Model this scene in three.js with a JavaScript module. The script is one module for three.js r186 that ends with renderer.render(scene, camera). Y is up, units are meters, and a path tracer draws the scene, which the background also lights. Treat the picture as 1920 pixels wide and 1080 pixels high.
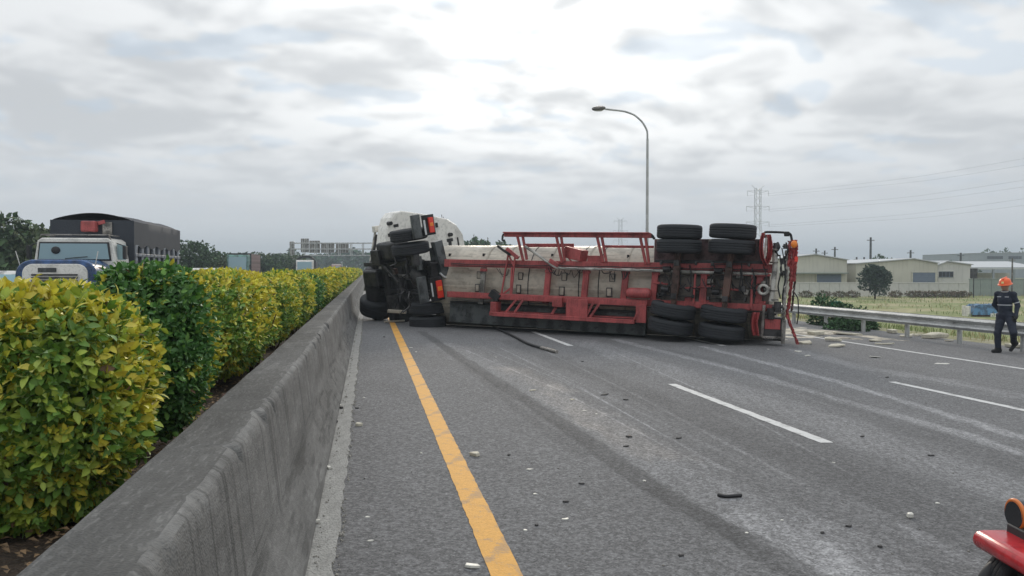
import * as THREE from 'three';
import { mergeGeometries, mergeVertices, toCreasedNormals } from 'three/addons/utils/BufferGeometryUtils.js';
import { RoundedBoxGeometry } from 'three/addons/geometries/RoundedBoxGeometry.js';
import { MarchingCubes } from 'three/addons/objects/MarchingCubes.js';

// ---------------------------------------------------------------- camera, sky, sun, exposure
const scene = new THREE.Scene();
const F_PX = 1450, EYE = 1.65;                       // focal length in photo pixels, eye height
const camera = new THREE.PerspectiveCamera(2 * Math.atan(540 / F_PX) * 180 / Math.PI, 1920 / 1080, 0.05, 6000);
camera.position.set(0, EYE, 0);
camera.rotation.order = 'YXZ';
camera.rotation.y = -Math.atan(270 / F_PX);          // the road runs along -z, the lens looks a little to its right
camera.rotation.x = -Math.atan(35 / F_PX);
camera.updateMatrixWorld(true);

const renderer = new THREE.WebGLRenderer({ antialias: true });
renderer.toneMapping = THREE.LinearToneMapping;
renderer.toneMappingExposure = 1.08;
renderer.shadowMap.enabled = true;

const V = (x, y, z) => new THREE.Vector3(x, y, z);
function ray(px, py) { return V((px - 960) / F_PX, (540 - py) / F_PX, -1).applyQuaternion(camera.quaternion); }
const groundY = (x) => -0.02 * x;                    // cross fall of the carriageway
function ground(px, py, h = 0) { const d = ray(px, py), t = (h - EYE) / (d.y + 0.02 * d.x); return V(d.x * t, EYE + d.y * t, d.z * t); }
function at(px, py, depth) { return ray(px, py).multiplyScalar(depth).add(camera.position); }

function rng(seed) { let a = seed >>> 0; return () => { a = (a + 0x6D2B79F5) | 0; let t = Math.imul(a ^ (a >>> 15), 1 | a); t = (t + Math.imul(t ^ (t >>> 7), 61 | t)) ^ t; return ((t ^ (t >>> 14)) >>> 0) / 4294967296; }; }
function hash2(i, j) { let h = Math.imul(i, 374761393) ^ Math.imul(j, 668265263); h = Math.imul(h ^ (h >>> 13), 1274126177); return ((h ^ (h >>> 16)) >>> 0) / 4294967296; }
function vnoise(x, y) {
  const i = Math.floor(x), j = Math.floor(y), u = x - i, v = y - j, a = u * u * (3 - 2 * u), b = v * v * (3 - 2 * v);
  const p = hash2(i, j), q = hash2(i + 1, j), r = hash2(i, j + 1), s = hash2(i + 1, j + 1);
  return p + (q - p) * a + (r - p) * b + (p - q - r + s) * a * b;
}
function fbm(x, y, n = 4) { let s = 0, a = 0.5, t = 0; for (let k = 0; k < n; k++) { s += a * vnoise(x, y); t += a; x = x * 2.03 + 17.3; y = y * 2.03 - 9.1; a *= 0.5; } return s / t; }
const sstep = (a, b, x) => { const t = Math.min(1, Math.max(0, (x - a) / (b - a))); return t * t * (3 - 2 * t); };
const mix = (a, b, t) => a + (b - a) * t;

const SUN = ray(1010, -40).normalize();
{
  const W = 2048, H = 1024, data = new Float32Array(W * H * 4);
  const d = V(0, 0, 0);
  for (let j = 0; j < H; j++) for (let i = 0; i < W; i++) {
    const ph = ((i + 0.5) / W - 0.5) * 2 * Math.PI, el = ((j + 0.5) / H - 0.5) * Math.PI;
    d.set(Math.cos(el) * Math.cos(ph), Math.sin(el), Math.cos(el) * Math.sin(ph));
    const y = Math.max(0, d.y), q = 1 / (y + 0.12), cx = d.x * q, cz = d.z * q;
    const wx = (fbm(cx * 1.1 + 3, cz * 1.1, 3) - 0.5) * 0.55, wz = (fbm(cx * 1.1 - 8, cz * 1.1 + 5, 3) - 0.5) * 0.55;
    const big = fbm((cx + wx) * 1.25 + 7, (cz + wz) * 1.5, 3), mid = fbm((cx + wx) * 3.4 + 40, (cz + wz) * 4.2, 4), lump = fbm((cx + wx) * 9.5 + 2, (cz + wz) * 10.5, 4);
    const c = 0.40 * big + 0.37 * mid + 0.23 * lump;                // thickness of the cloud deck
    const deck = sstep(0.03, 0.20, y);                              // structure fades into the haze above the horizon
    const thin = sstep(0.62, 0.37, c) * deck;                     // thin places let more light through
    const ang = Math.acos(Math.min(1, Math.max(-1, d.dot(SUN))));
    const glow = 0.75 * Math.exp(-ang * ang / 0.085) + 0.5 * Math.exp(-ang / 0.42);
    const rise = 1 + 1.0 * sstep(0.1, 1, Math.asin(y) / 1.4);       // an overcast sky is brightest overhead
    let l = 0.71 * rise * (1 - 0.15 * deck);
    l *= mix(1, mix(0.965, 1.05, sstep(0.60, 0.40, c)), deck);
    const warm = thin * (0.13 + 0.30 * glow) + deck * 0.20 * glow;
    let r = l * 0.955 + warm * 1.03, g = l * 0.995 + warm * 1.0, b = l * 1.04 + warm * 0.93;
    const open = sstep(0.40, 0.31, fbm((cx + wx) * 3.6 + 11.2, (cz + wz) * 5.4 + 2.2, 4)) * deck * 0.32;   // small patches of blue between the clouds
    r = mix(r, 0.46, open); g = mix(g, 0.62, open); b = mix(b, 0.80, open);
    if (d.y < 0) { const t = Math.min(1, -d.y * 8); r = mix(r, 0.2, t); g = mix(g, 0.2, t); b = mix(b, 0.19, t); }
    const k = (j * W + i) * 4; data[k] = r; data[k + 1] = g; data[k + 2] = b; data[k + 3] = 1;
  }
  const t = new THREE.DataTexture(data, W, H, THREE.RGBAFormat, THREE.FloatType);
  t.mapping = THREE.EquirectangularReflectionMapping; t.magFilter = t.minFilter = THREE.LinearFilter; t.needsUpdate = true;
  scene.background = t; scene.environment = t;
}
const sun = new THREE.DirectionalLight(0xfff1dd, 0.9);
sun.position.copy(SUN).multiplyScalar(120); sun.castShadow = true; sun.shadow.radius = 24;
Object.assign(sun.shadow.camera, { left: -60, right: 60, top: 60, bottom: -60, near: 1, far: 300 }); sun.shadow.mapSize.set(2048, 2048);
scene.add(sun);
scene.fog = new THREE.FogExp2(0xd0dde6, 0.0009);

// ---------------------------------------------------------------- helpers
const taken = {};
function numbered(name) { const n = taken[name] = (taken[name] ?? -1) + 1; return n ? name + '_' + String(n).padStart(3, '0') : name; }
function tag(o, label, category, group, kind) { o.userData.label = label; o.userData.category = category; if (group) o.userData.group = group; if (kind) o.userData.kind = kind; return o; }
function mesh(name, geo, mat, parent = scene) { const m = new THREE.Mesh(geo, mat); m.name = parent === scene ? numbered(name) : name; m.castShadow = m.receiveShadow = true; parent.add(m); return m; }
function group(name, pos = [0, 0, 0], turn = 0) { const g = new THREE.Group(); g.name = numbered(name); g.position.set(...pos); g.rotation.y = turn; scene.add(g); return g; }
function structure(name, geo, mat) { const m = mesh(name, geo, mat); m.userData.kind = 'structure'; return m; }
function copyOf(o, label) { const c = o.clone(); c.userData = { ...o.userData }; c.name = numbered(o.name.replace(/_\d{3}$/, '')); scene.add(c); if (label) c.userData.label = label; return c; }
function boxUV(g, s = 1) {                                          // uv in metres, by the way each face points
  if (g.index) g = g.toNonIndexed();
  const p = g.attributes.position, n = p.count, uv = new Float32Array(n * 2), a = V(), b = V(), c = V(), e = V(), f = V();
  for (let i = 0; i < n; i += 3) {
    a.fromBufferAttribute(p, i); b.fromBufferAttribute(p, i + 1); c.fromBufferAttribute(p, i + 2);
    e.subVectors(b, a); f.subVectors(c, a); e.cross(f);
    const X = Math.abs(e.x), Y = Math.abs(e.y), Z = Math.abs(e.z);
    [a, b, c].forEach((v, k) => { const q = (i + k) * 2; if (Y >= X && Y >= Z) { uv[q] = v.x * s; uv[q + 1] = v.z * s; } else if (X >= Z) { uv[q] = v.z * s; uv[q + 1] = v.y * s; } else { uv[q] = v.x * s; uv[q + 1] = v.y * s; } });
  }
  g.setAttribute('uv', new THREE.BufferAttribute(uv, 2)); return g;
}
function boxG(w, h, d, x = 0, y = 0, z = 0, rx = 0, ry = 0, rz = 0, bevel) {
  const m = Math.min(w, h, d), b = bevel ?? Math.min(0.015, m * 0.2);
  const g = new RoundedBoxGeometry(w, h, d, 1, b);
  g.rotateX(rx); g.rotateY(ry); g.rotateZ(rz); g.translate(x, y, z); return boxUV(g);
}
function barG(p, q, w, h, roll = 0) {                               // a beam of section w x h from p to q
  const a = V(...p), b = V(...q), L = a.distanceTo(b), g = new RoundedBoxGeometry(w, h, L, 1, Math.min(0.012, Math.min(w, h) * 0.2));
  if (roll) g.rotateZ(roll);
  const m = new THREE.Matrix4().lookAt(a, b, Math.abs(b.y - a.y) > L * 0.95 ? V(1, 0, 0) : V(0, 1, 0));
  g.applyMatrix4(m); const c = a.add(b).multiplyScalar(0.5); g.translate(c.x, c.y, c.z); return boxUV(g);
}
function tubeG(pts, r, seg = 24, rad = 8, closed = false) { const g = new THREE.TubeGeometry(new THREE.CatmullRomCurve3(pts.map((p) => V(...p)), closed, 'catmullrom', 0.3), seg, r, rad, closed); return boxUV(g); }
function rodG(p, q, r0, r1 = r0, rad = 10) {
  const a = V(...p), b = V(...q), L = a.distanceTo(b), g = new THREE.CylinderGeometry(r1, r0, L, rad);
  g.applyQuaternion(new THREE.Quaternion().setFromUnitVectors(V(0, 1, 0), b.clone().sub(a).normalize())); const c = a.add(b).multiplyScalar(0.5); g.translate(c.x, c.y, c.z); return boxUV(g);
}
function latheG(prof, seg = 32, axis = 'y') { const g = new THREE.LatheGeometry(prof.map(([r, y]) => new THREE.Vector2(r, y)), seg); if (axis === 'x') g.rotateZ(-Math.PI / 2); if (axis === 'z') g.rotateX(Math.PI / 2); return g; }
function join(list) { return mergeGeometries(list.map((g) => { g = g.index ? g.toNonIndexed() : g; for (const k of Object.keys(g.attributes)) if (!['position', 'normal', 'uv'].includes(k)) g.deleteAttribute(k); return g; })); }
function tex(w, h, fn, srgb = true) {                               // fn(u, v, i, j) gives [r, g, b] from 0 to 1
  const d = new Uint8Array(w * h * 4);
  for (let j = 0; j < h; j++) for (let i = 0; i < w; i++) { const c = fn((i + 0.5) / w, (j + 0.5) / h, i, j), k = (j * w + i) * 4; d[k] = Math.max(0, Math.min(255, c[0] * 255)); d[k + 1] = Math.max(0, Math.min(255, c[1] * 255)); d[k + 2] = Math.max(0, Math.min(255, c[2] * 255)); d[k + 3] = 255; }
  const t = new THREE.DataTexture(d, w, h); t.wrapS = t.wrapT = THREE.RepeatWrapping; t.magFilter = THREE.LinearFilter; t.minFilter = THREE.LinearMipmapLinearFilter; t.generateMipmaps = true; if (srgb) t.colorSpace = THREE.SRGBColorSpace; t.needsUpdate = true; return t;
}
const toS = (c) => c <= 0.0031308 ? c * 12.92 : 1.055 * Math.pow(c, 1 / 2.4) - 0.055;
function wrapNoise(u, v, n, oct, seed) { let s = 0, a = 0.5, t = 0; for (let k = 0; k < oct; k++) { const x = u * n, y = v * n, i = Math.floor(x), j = Math.floor(y), fu = x - i, fv = y - j, p = fu * fu * (3 - 2 * fu), q = fv * fv * (3 - 2 * fv); const h = (I, J) => hash2(((I % n) + n) % n + seed * 101 + k * 7, ((J % n) + n) % n + seed * 57); s += a * mix(mix(h(i, j), h(i + 1, j), p), mix(h(i, j + 1), h(i + 1, j + 1), p), q); t += a; a *= 0.5; n *= 2; } return s / t; }
// grime shared by metal and plastic: dirt spots, scratches, dried splashes; it multiplies the base colour
const grime = tex(512, 512, (u, v) => { const a = wrapNoise(u, v, 4, 5, 1), b = wrapNoise(u, v, 24, 3, 2), c = wrapNoise(u, v, 90, 1, 3); let g = 1 - 0.34 * sstep(0.42, 0.72, a) - 0.22 * sstep(0.55, 0.8, b) * sstep(0.35, 0.6, a) - 0.10 * c; return [g, g * 0.985, g * 0.96]; });
const grimeSoft = tex(512, 512, (u, v) => { const a = wrapNoise(u, v, 3, 5, 1), b = wrapNoise(u, v, 30, 3, 2), g = 1 - 0.13 * sstep(0.42, 0.75, a) - 0.10 * sstep(0.5, 0.8, b); return [g, g * 0.99, g * 0.965]; });
const grimeMid = tex(512, 512, (u, v) => { const a = wrapNoise(u, v, 3, 5, 1), b = wrapNoise(u, v, 40, 3, 2), s = wrapNoise(u, v * 0.12, 50, 2, 6), g = 1 - 0.20 * sstep(0.40, 0.75, a) - 0.09 * sstep(0.48, 0.8, b) - 0.14 * sstep(0.5, 0.85, s); return [g, g * 0.98, g * 0.945]; });
const grimeRough = tex(512, 512, (u, v) => { const a = wrapNoise(u, v, 4, 5, 1), b = wrapNoise(u, v, 24, 3, 2); const g = 0.55 + 0.4 * sstep(0.3, 0.75, 0.6 * a + 0.4 * b); return [g, g, g]; }, false);
const fineBump = tex(512, 512, (u, v) => { const g = 0.5 * wrapNoise(u, v, 128, 1, 4) + 0.5 * wrapNoise(u, v, 40, 3, 5); return [g, g, g]; }, false);
function paint(r, g, b, rough = 0.5, metal = 0, o = {}) { const m = new THREE.MeshStandardMaterial({ roughness: rough, metalness: metal, map: grime, roughnessMap: grimeRough, ...o }); m.color.setRGB(r, g, b); return m; }
function plain(r, g, b, rough = 0.7, metal = 0, o = {}) { const m = new THREE.MeshStandardMaterial({ roughness: rough, metalness: metal, ...o }); m.color.setRGB(r, g, b); return m; }
const M = {
  red: paint(0.42, 0.083, 0.088, 0.7, 0, { map: grimeMid }), shadedRed: paint(0.16, 0.095, 0.10, 0.75),  // dull red-brown here: the red with its shade put into the colour
  cream: paint(0.50, 0.47, 0.415, 0.55, 0, { map: grimeMid }), steel: paint(0.36, 0.35, 0.34, 0.45, 0.5), darkSteel: paint(0.075, 0.075, 0.08, 0.6, 0.3),
  chassis: paint(0.03, 0.03, 0.034, 0.65, 0.2), rubber: plain(0.022, 0.024, 0.028, 0.8, 0, { bumpMap: fineBump, bumpScale: 0.004 }), black: plain(0.018, 0.018, 0.02, 0.55),
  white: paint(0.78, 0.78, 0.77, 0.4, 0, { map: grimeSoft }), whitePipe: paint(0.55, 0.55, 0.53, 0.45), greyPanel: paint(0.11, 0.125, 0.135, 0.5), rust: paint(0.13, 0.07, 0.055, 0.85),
  galv: paint(0.52, 0.54, 0.56, 0.5, 0.3, { map: grimeSoft }), glass: new THREE.MeshPhysicalMaterial({ color: 0x9fc4cc, roughness: 0.06, metalness: 0, transmission: 0.35, thickness: 0 }),
  brownPlate: paint(0.19, 0.165, 0.15, 0.8), tail: plain(0.75, 0.05, 0.03, 0.25, 0), amber: plain(0.85, 0.24, 0.03, 0.3, 0), clear: plain(0.6, 0.62, 0.62, 0.2, 0),
};

// ---------------------------------------------------------------- ground, carriageways, markings
const wear = { dark: [], light: [] };
function streak(list, pts, w, k, soft = 0.35) { list.push({ p: pts.map(([x, y]) => { const g = ground(x, y); return [g.x, g.z]; }), w, k, soft }); }
// tyre smears left by the sliding lorry, and the pale scuffs between them (followed from the photograph)
streak(wear.dark, [[790, 622], [850, 662], [960, 733], [1092, 820], [1241, 927], [1400, 1014], [1520, 1085], [1700, 1200]], 0.135, 0.38);
streak(wear.dark, [[820, 640], [905, 712], [1000, 790], [1090, 850]], 0.10, 0.16);
streak(wear.dark, [[960, 640], [1049, 678], [1198, 735], [1368, 807], [1500, 858], [1700, 950], [1920, 1050]], 0.32, 0.20);
streak(wear.dark, [[1230, 655], [1400, 690], [1600, 760], [1920, 880]], 0.30, 0.13);
streak(wear.dark, [[1300, 745], [1450, 800], [1700, 890], [1920, 975]], 0.26, 0.10);
streak(wear.light, [[830, 645], [1000, 724], [1090, 775], [1300, 905], [1500, 1000], [1620, 1080]], 0.42, 0.16);
streak(wear.light, [[1155, 637], [1280, 668], [1411, 701], [1564, 747], [1711, 787], [1920, 850]], 0.16, 0.34);
streak(wear.light, [[1317, 650], [1400, 671], [1578, 718], [1720, 760], [1920, 822]], 0.14, 0.36);
streak(wear.light, [[1090, 640], [1240, 690], [1420, 745], [1700, 850], [1920, 930]], 0.5, 0.15);
streak(wear.light, [[1400, 973], [1490, 1022], [1578, 1080], [1700, 1150]], 0.20, 0.20);
streak(wear.light, [[1690, 985], [1760, 1020], [1850, 1060]], 0.08, 0.16);
streak(wear.light, [[1480, 655], [1620, 690], [1760, 712], [1920, 745]], 0.30, 0.16);
const tan = wear.tan = []; streak(tan, [[960, 690], [1040, 735], [1120, 790], [1240, 850]], 0.34, 0.5);
{ const R = rng(99); for (let k = 0; k < 6; k++) { const a = 830 + R() * 420, o = R() * 60; streak(wear.light, [[a, 640 + R() * 25], [a + 150 + o, 720 + R() * 10 + o * 0.3], [a + 400 + o * 2, 860 + o * 0.6 + R() * 30]], 0.014 + 0.03 * R(), 0.10 + 0.12 * R()); } }
for (const S of [...wear.dark, ...wear.light, ...tan]) { const xs = S.p.map((q) => q[0]), zs = S.p.map((q) => q[1]), m = S.w * 1.7; S.b = [Math.min(...xs) - m, Math.max(...xs) + m, Math.min(...zs) - m, Math.max(...zs) + m]; }
function nearest(S, x, z) { if (x < S.b[0] || x > S.b[1] || z < S.b[2] || z > S.b[3]) return 1e9; let m = 1e9; for (let i = 0; i + 1 < S.p.length; i++) { const [ax, az] = S.p[i], [bx, bz] = S.p[i + 1], dx = bx - ax, dz = bz - az; let t = ((x - ax) * dx + (z - az) * dz) / (dx * dx + dz * dz); t = t < 0 ? 0 : t > 1 ? 1 : t; const ex = x - ax - t * dx, ez = z - az - t * dz, q = ex * ex + ez * ez; if (q < m) m = q; } return Math.sqrt(m); }
function asphalt(x, z, marks, seedRand) {
  const coarse = fbm(x * 0.35 + 5, z * 0.16, 3), med = fbm(x * 2.6, z * 1.1 + 30, 3);
  let l = 0.155 * (0.82 + 0.36 * coarse) * (0.9 + 0.2 * med);
  let r = 1, g = 1, b = 1.02;
  if (marks) {
    const ragged = fbm(x * 9, z * 2.2, 3), scr = fbm((x + z * 0.35) * 22, z * 0.9, 2);
    for (const S of wear.dark) { const q = nearest(S, x, z) / S.w; if (q < 1.5) l *= 1 - S.k * sstep(1.15, 0.6, q + (ragged - 0.5) * 0.8) * (0.75 + 0.5 * scr); }
    for (const S of wear.light) { const q = nearest(S, x, z) / S.w; if (q < 1.6) l *= 1 + S.k * 2.0 * sstep(1.2, 0.35, q + (ragged - 0.5) * 1.1) * (0.4 + 1.2 * scr); }
    for (const S of tan) { const q = nearest(S, x, z) / S.w; if (q < 1.6) { const k = S.k * sstep(1.3, 0.3, q + (ragged - 0.5)) * med; l *= 1 + 0.45 * k; r += 0.16 * k; b -= 0.18 * k; } }
  }
  // stone chips in the binder
  const c1 = vnoise(x * 95, z * 95), c2 = seedRand;
  l *= 0.70 + 0.30 * c1 + 0.40 * sstep(0.35, 0.8, vnoise(x * 48 + 9, z * 48)) - 0.08 + (c2 > 0.92 ? 0.85 : c2 < 0.18 ? -0.40 : 0.2 * (c2 - 0.5));
  return [toS(l * r), toS(l * g), toS(l * b)];
}
const asphaltBump = tex(1024, 1024, (u, v, i, j) => { const g = 0.55 * wrapNoise(u, v, 180, 2, 8) + 0.45 * hash2(i * 3 + 1, j * 5 + 2); return [g, g, g]; }, false);
asphaltBump.repeat.set(1, 1);
function sheet(x0, x1, z0, z1, yf, nx, nz, uvM) {                   // a sheet over x0..x1, z0 (near) .. z1 (far)
  const pos = [], uv = [], idx = [];
  for (let j = 0; j <= nz; j++) for (let i = 0; i <= nx; i++) { const u = i / nx, v = j / nz, x = mix(x0, x1, u), z = mix(z0, z1, v); pos.push(x, yf(x, z), z); uv.push(uvM ? x * uvM : u, uvM ? z * uvM : v); }
  for (let j = 0; j < nz; j++) for (let i = 0; i < nx; i++) { const a = j * (nx + 1) + i, b = a + 1, c = a + nx + 1, e = c + 1; idx.push(a, b, c, b, e, c); }
  const g = new THREE.BufferGeometry(); g.setAttribute('position', new THREE.Float32BufferAttribute(pos, 3)); g.setAttribute('uv', new THREE.Float32BufferAttribute(uv, 2)); g.setIndex(idx); g.computeVertexNormals(); return g;
}
const ROAD_L = -0.20, ROAD_R = 16.2;
function roadTile(z0, z1, W, H) {
  const R = rng(Math.round(900 - z0 * 10));
  const t = tex(W, H, (u, v) => asphalt(mix(ROAD_L, ROAD_R, u), mix(z0, z1, v), true, R()));
  t.wrapS = t.wrapT = THREE.ClampToEdgeWrapping;
  const bump = asphaltBump.clone(); bump.repeat.set((ROAD_R - ROAD_L) / 0.9, (z0 - z1) / 0.9); bump.needsUpdate = true;
  const m = new THREE.MeshStandardMaterial({ map: t, roughness: 0.86, bumpMap: bump, bumpScale: 0.005 });
  structure('road', sheet(ROAD_L, ROAD_R, z0, z1, (x) => groundY(x), 8, 8), m);
}
roadTile(2, -9, 2048, 2048);
roadTile(-9, -32, 2048, 2048);
const farAsphaltTex = tex(1024, 1024, (u, v, i, j) => { const l = 0.145 * (0.8 + 0.4 * wrapNoise(u, v, 6, 4, 12)) * (0.85 + 0.3 * hash2(i, j)); return [toS(l), toS(l), toS(l * 1.02)]; });
const farAsphalt = new THREE.MeshStandardMaterial({ map: farAsphaltTex, roughness: 0.88 });
structure('road', sheet(ROAD_L, ROAD_R, -32, -600, (x) => groundY(x), 4, 30, 0.15), farAsphalt);
structure('opposite_road', sheet(-17.5, -3.55, 15, -600, (x) => 0.02 * (x + 3.5) - 0.05, 4, 30, 0.15), farAsphalt);

// open ground: dry field, one sheet to the horizon
const fieldTex = tex(1024, 1024, (u, v, i, j) => { const a = wrapNoise(u, v, 5, 5, 21), b = wrapNoise(u, v, 60, 2, 22), dry = sstep(0.42, 0.62, a); const k = 0.75 + 0.5 * b; return [toS(mix(0.20, 0.32, dry) * k), toS(mix(0.225, 0.29, dry) * k), toS(mix(0.085, 0.155, dry) * k)]; });
fieldTex.repeat.set(1, 1);
const fieldMat = new THREE.MeshStandardMaterial({ map: fieldTex, roughness: 1 });
structure('ground', sheet(-1300, 1300, 200, -1600, () => -1.75, 40, 40, 1 / 22), fieldMat);
const vergeTex = tex(512, 512, (u, v) => { const a = wrapNoise(u, v, 6, 5, 31), b = wrapNoise(u, v, 64, 2, 32), k = 0.7 + 0.6 * b; const t = sstep(0.4, 0.65, a); return [toS(mix(0.24, 0.31, t) * k), toS(mix(0.225, 0.29, t) * k), toS(mix(0.12, 0.20, t) * k)]; });
const vergeMat = new THREE.MeshStandardMaterial({ map: vergeTex, roughness: 1 });
structure('verge', sheet(16.2, 22.5, 15, -500, (x, z) => mix(-0.33, -1.80, sstep(0.12, 1, (x - 16.2) / 6.3)), 10, 60, 0.4), vergeMat);
structure('verge', sheet(-24, -17.5, 15, -500, (x, z) => mix(-1.80, -0.33, sstep(0, 0.9, (x + 24) / 6.5)), 8, 40, 0.4), vergeMat);

// median: earth bed between the two concrete barriers
const SOIL_Y = 0.46;
const soilTex = tex(1024, 1024, (u, v, i, j) => { const a = wrapNoise(u, v, 8, 5, 41), b = wrapNoise(u, v, 90, 2, 42), k = 0.55 + 0.9 * b; const t = sstep(0.45, 0.62, a); return [toS(mix(0.055, 0.105, t) * k), toS(mix(0.040, 0.072, t) * k), toS(mix(0.028, 0.048, t) * k)]; });
const soilMat = new THREE.MeshStandardMaterial({ map: soilTex, roughness: 1, bumpMap: fineBump, bumpScale: 0.02 });
structure('soil_bed', sheet(-3.0, -0.82, 3, -300, (x, z) => SOIL_Y + 0.05 * (fbm(x * 3, z * 3, 3) - 0.5), 16, 400, 0.8), soilMat);

// gutter strip of old concrete along the barrier foot, with a broken edge
{
  const R = rng(77), pos = [], uv = [], idx = [], N = 420; let k = 0;
  for (let i = 0; i <= N; i++) { const z = 2 - 62 * i / N, e = -0.175 + 0.05 * (fbm(z * 1.6, 3.3, 4) - 0.5) + 0.05 * (fbm(z * 9, 8.3, 3) - 0.5), y = groundY(0); pos.push(-0.37, y + 0.016, z, e - 0.012, y + 0.014, z, e, y - 0.01, z); uv.push(-0.37, z, e - 0.012, z, e, z); if (i) { const a = (i - 1) * 3; idx.push(a, a + 1, a + 3, a + 1, a + 4, a + 3, a + 1, a + 2, a + 4, a + 2, a + 5, a + 4); } }
  const g = new THREE.BufferGeometry(); g.setAttribute('position', new THREE.Float32BufferAttribute(pos, 3)); g.setAttribute('uv', new THREE.Float32BufferAttribute(uv, 2)); g.setIndex(idx); g.computeVertexNormals();
  const t = tex(512, 512, (u, v, i, j) => { const a = wrapNoise(u, v, 6, 5, 51), b = wrapNoise(u, v, 70, 2, 52); const l = 0.37 * (0.62 + 0.5 * a) * (0.75 + 0.45 * b) * (hash2(i, j) > 0.97 ? 0.6 : 1); return [toS(l), toS(l * 0.985), toS(l * 0.93)]; });
  structure('gutter', g, new THREE.MeshStandardMaterial({ map: t, roughness: 0.95, bumpMap: fineBump, bumpScale: 0.012 }));
}

// painted lines, a sheet 4 mm above the asphalt, worn through in places at their edges
const lineTex = (r, g, b, seed) => tex(512, 512, (u, v, i, j) => { const a = wrapNoise(u, v, 10, 4, seed), n = wrapNoise(u, v, 110, 1, seed + 1), k = 0.86 + 0.2 * n, worn = 0.45 * sstep(0.66, 0.82, a + 0.2 * n); return [toS(mix(r * k, 0.16, worn)), toS(mix(g * k, 0.155, worn)), toS(mix(b * k, 0.15, worn))]; });
const yellowPaint = new THREE.MeshStandardMaterial({ map: lineTex(0.66, 0.335, 0.055, 61), roughness: 0.7, bumpMap: fineBump, bumpScale: 0.003 });
const whitePaint = new THREE.MeshStandardMaterial({ map: lineTex(0.60, 0.60, 0.59, 63), roughness: 0.7, bumpMap: fineBump, bumpScale: 0.003 });
function lineStrip(xc, w, z0, z1, ragged, seed) {
  const n = Math.max(8, Math.round((z0 - z1) / 0.07)), pos = [], uv = [], idx = [], R = rng(seed);
  for (let i = 0; i <= n; i++) { const z = mix(z0, z1, i / n), a = xc - w / 2 + ragged * (R() - 0.5 + fbm(z * 3, seed, 2) - 0.5), b = xc + w / 2 + ragged * (R() - 0.5 + fbm(z * 3, seed + 9, 2) - 0.5); pos.push(a, groundY(a) + 0.004, z, b, groundY(b) + 0.004, z); uv.push(a * 0.9, z * 0.9, b * 0.9, z * 0.9); if (i) { const q = (i - 1) * 2; idx.push(q, q + 1, q + 2, q + 1, q + 3, q + 2); } }
  const g = new THREE.BufferGeometry(); g.setAttribute('position', new THREE.Float32BufferAttribute(pos, 3)); g.setAttribute('uv', new THREE.Float32BufferAttribute(uv, 2)); g.setIndex(idx); g.computeVertexNormals(); return g;
}
structure('yellow_edge_line', lineStrip(0.735, 0.175, 2, -70, 0.007, 5), yellowPaint);
structure('white_edge_line', lineStrip(12.25, 0.15, 0, -150, 0.012, 6), whitePaint);
for (let k = -1; k < 14; k++) {
  const z = -7.0 - 10 * k;
  structure('lane_dash', lineStrip(4.52, 0.14, z, z - 4.05, 0.012, 100 + k), whitePaint);
  structure('lane_dash', lineStrip(8.30, 0.14, z - 0.1, z - 4.1, 0.012, 140 + k), whitePaint);
}

// ---------------------------------------------------------------- concrete barriers
const barrierTex = tex(2048, 1024, (u, v, i, j) => {               // u along the wall (8 m), v up the profile (1.6 m developed)
  const a = wrapNoise(u, v, 10, 5, 71), b = wrapNoise(u, v, 120, 2, 72);
  let l = 0.150 * (0.55 + 0.8 * a) * (0.80 + 0.4 * b);
  const top = v > 0.615;                                            // weathered, lichen-grey upper face with pale spots
  if (top) { l *= 0.55; const n = wrapNoise(u, v, 200, 1, 73); if (n > 0.70) l *= 1.0 + 1.3 * (n - 0.6); const e = wrapNoise(u, v, 26, 4, 79); if (e > 0.62) l *= 1.25; }
  else {                                                            // runs of dark algae that start under the top edge, each with its own length
    const s = wrapNoise(u, 0.37, 230, 2, 74), s2 = wrapNoise(u, 0.11, 700, 1, 75), len = 0.08 + 0.45 * wrapNoise(u, 0.7, 160, 1, 76);
    l *= 1 - 0.5 * sstep(0.50, 0.80, s) * (0.4 + 0.6 * s2) * sstep(0.58 - len, 0.66 - len, v + 0.04 * b);
    const p = wrapNoise(u, v * 0.3, 70, 2, 77); if (p > 0.66) l *= 1.16;
    if (v < 0.30) { const sc = wrapNoise(u * 0.5, v, 40, 3, 78); if (sc > 0.5) l *= 1 - 0.35 * sstep(0.5, 0.7, sc); }   // tyre scuffs on the foot
  }
  return [toS(l), toS(l * 0.99), toS(l * 0.955)];
});
const concreteBump = fineBump.clone(); concreteBump.repeat.set(12, 2.4); concreteBump.needsUpdate = true;
const concrete = new THREE.MeshStandardMaterial({ map: barrierTex, roughness: 0.93, bumpMap: concreteBump, bumpScale: 0.005 });
const PROF = [[-0.335, -0.02], [-0.335, 0.07], [-0.345, 0.085], [-0.47, 0.30], [-0.485, 0.34], [-0.536, 0.81], [-0.543, 0.865], [-0.553, 0.885], [-0.575, 0.90], [-0.84, 0.905], [-0.858, 0.89], [-0.865, 0.86], [-0.90, 0.30]];
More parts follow.
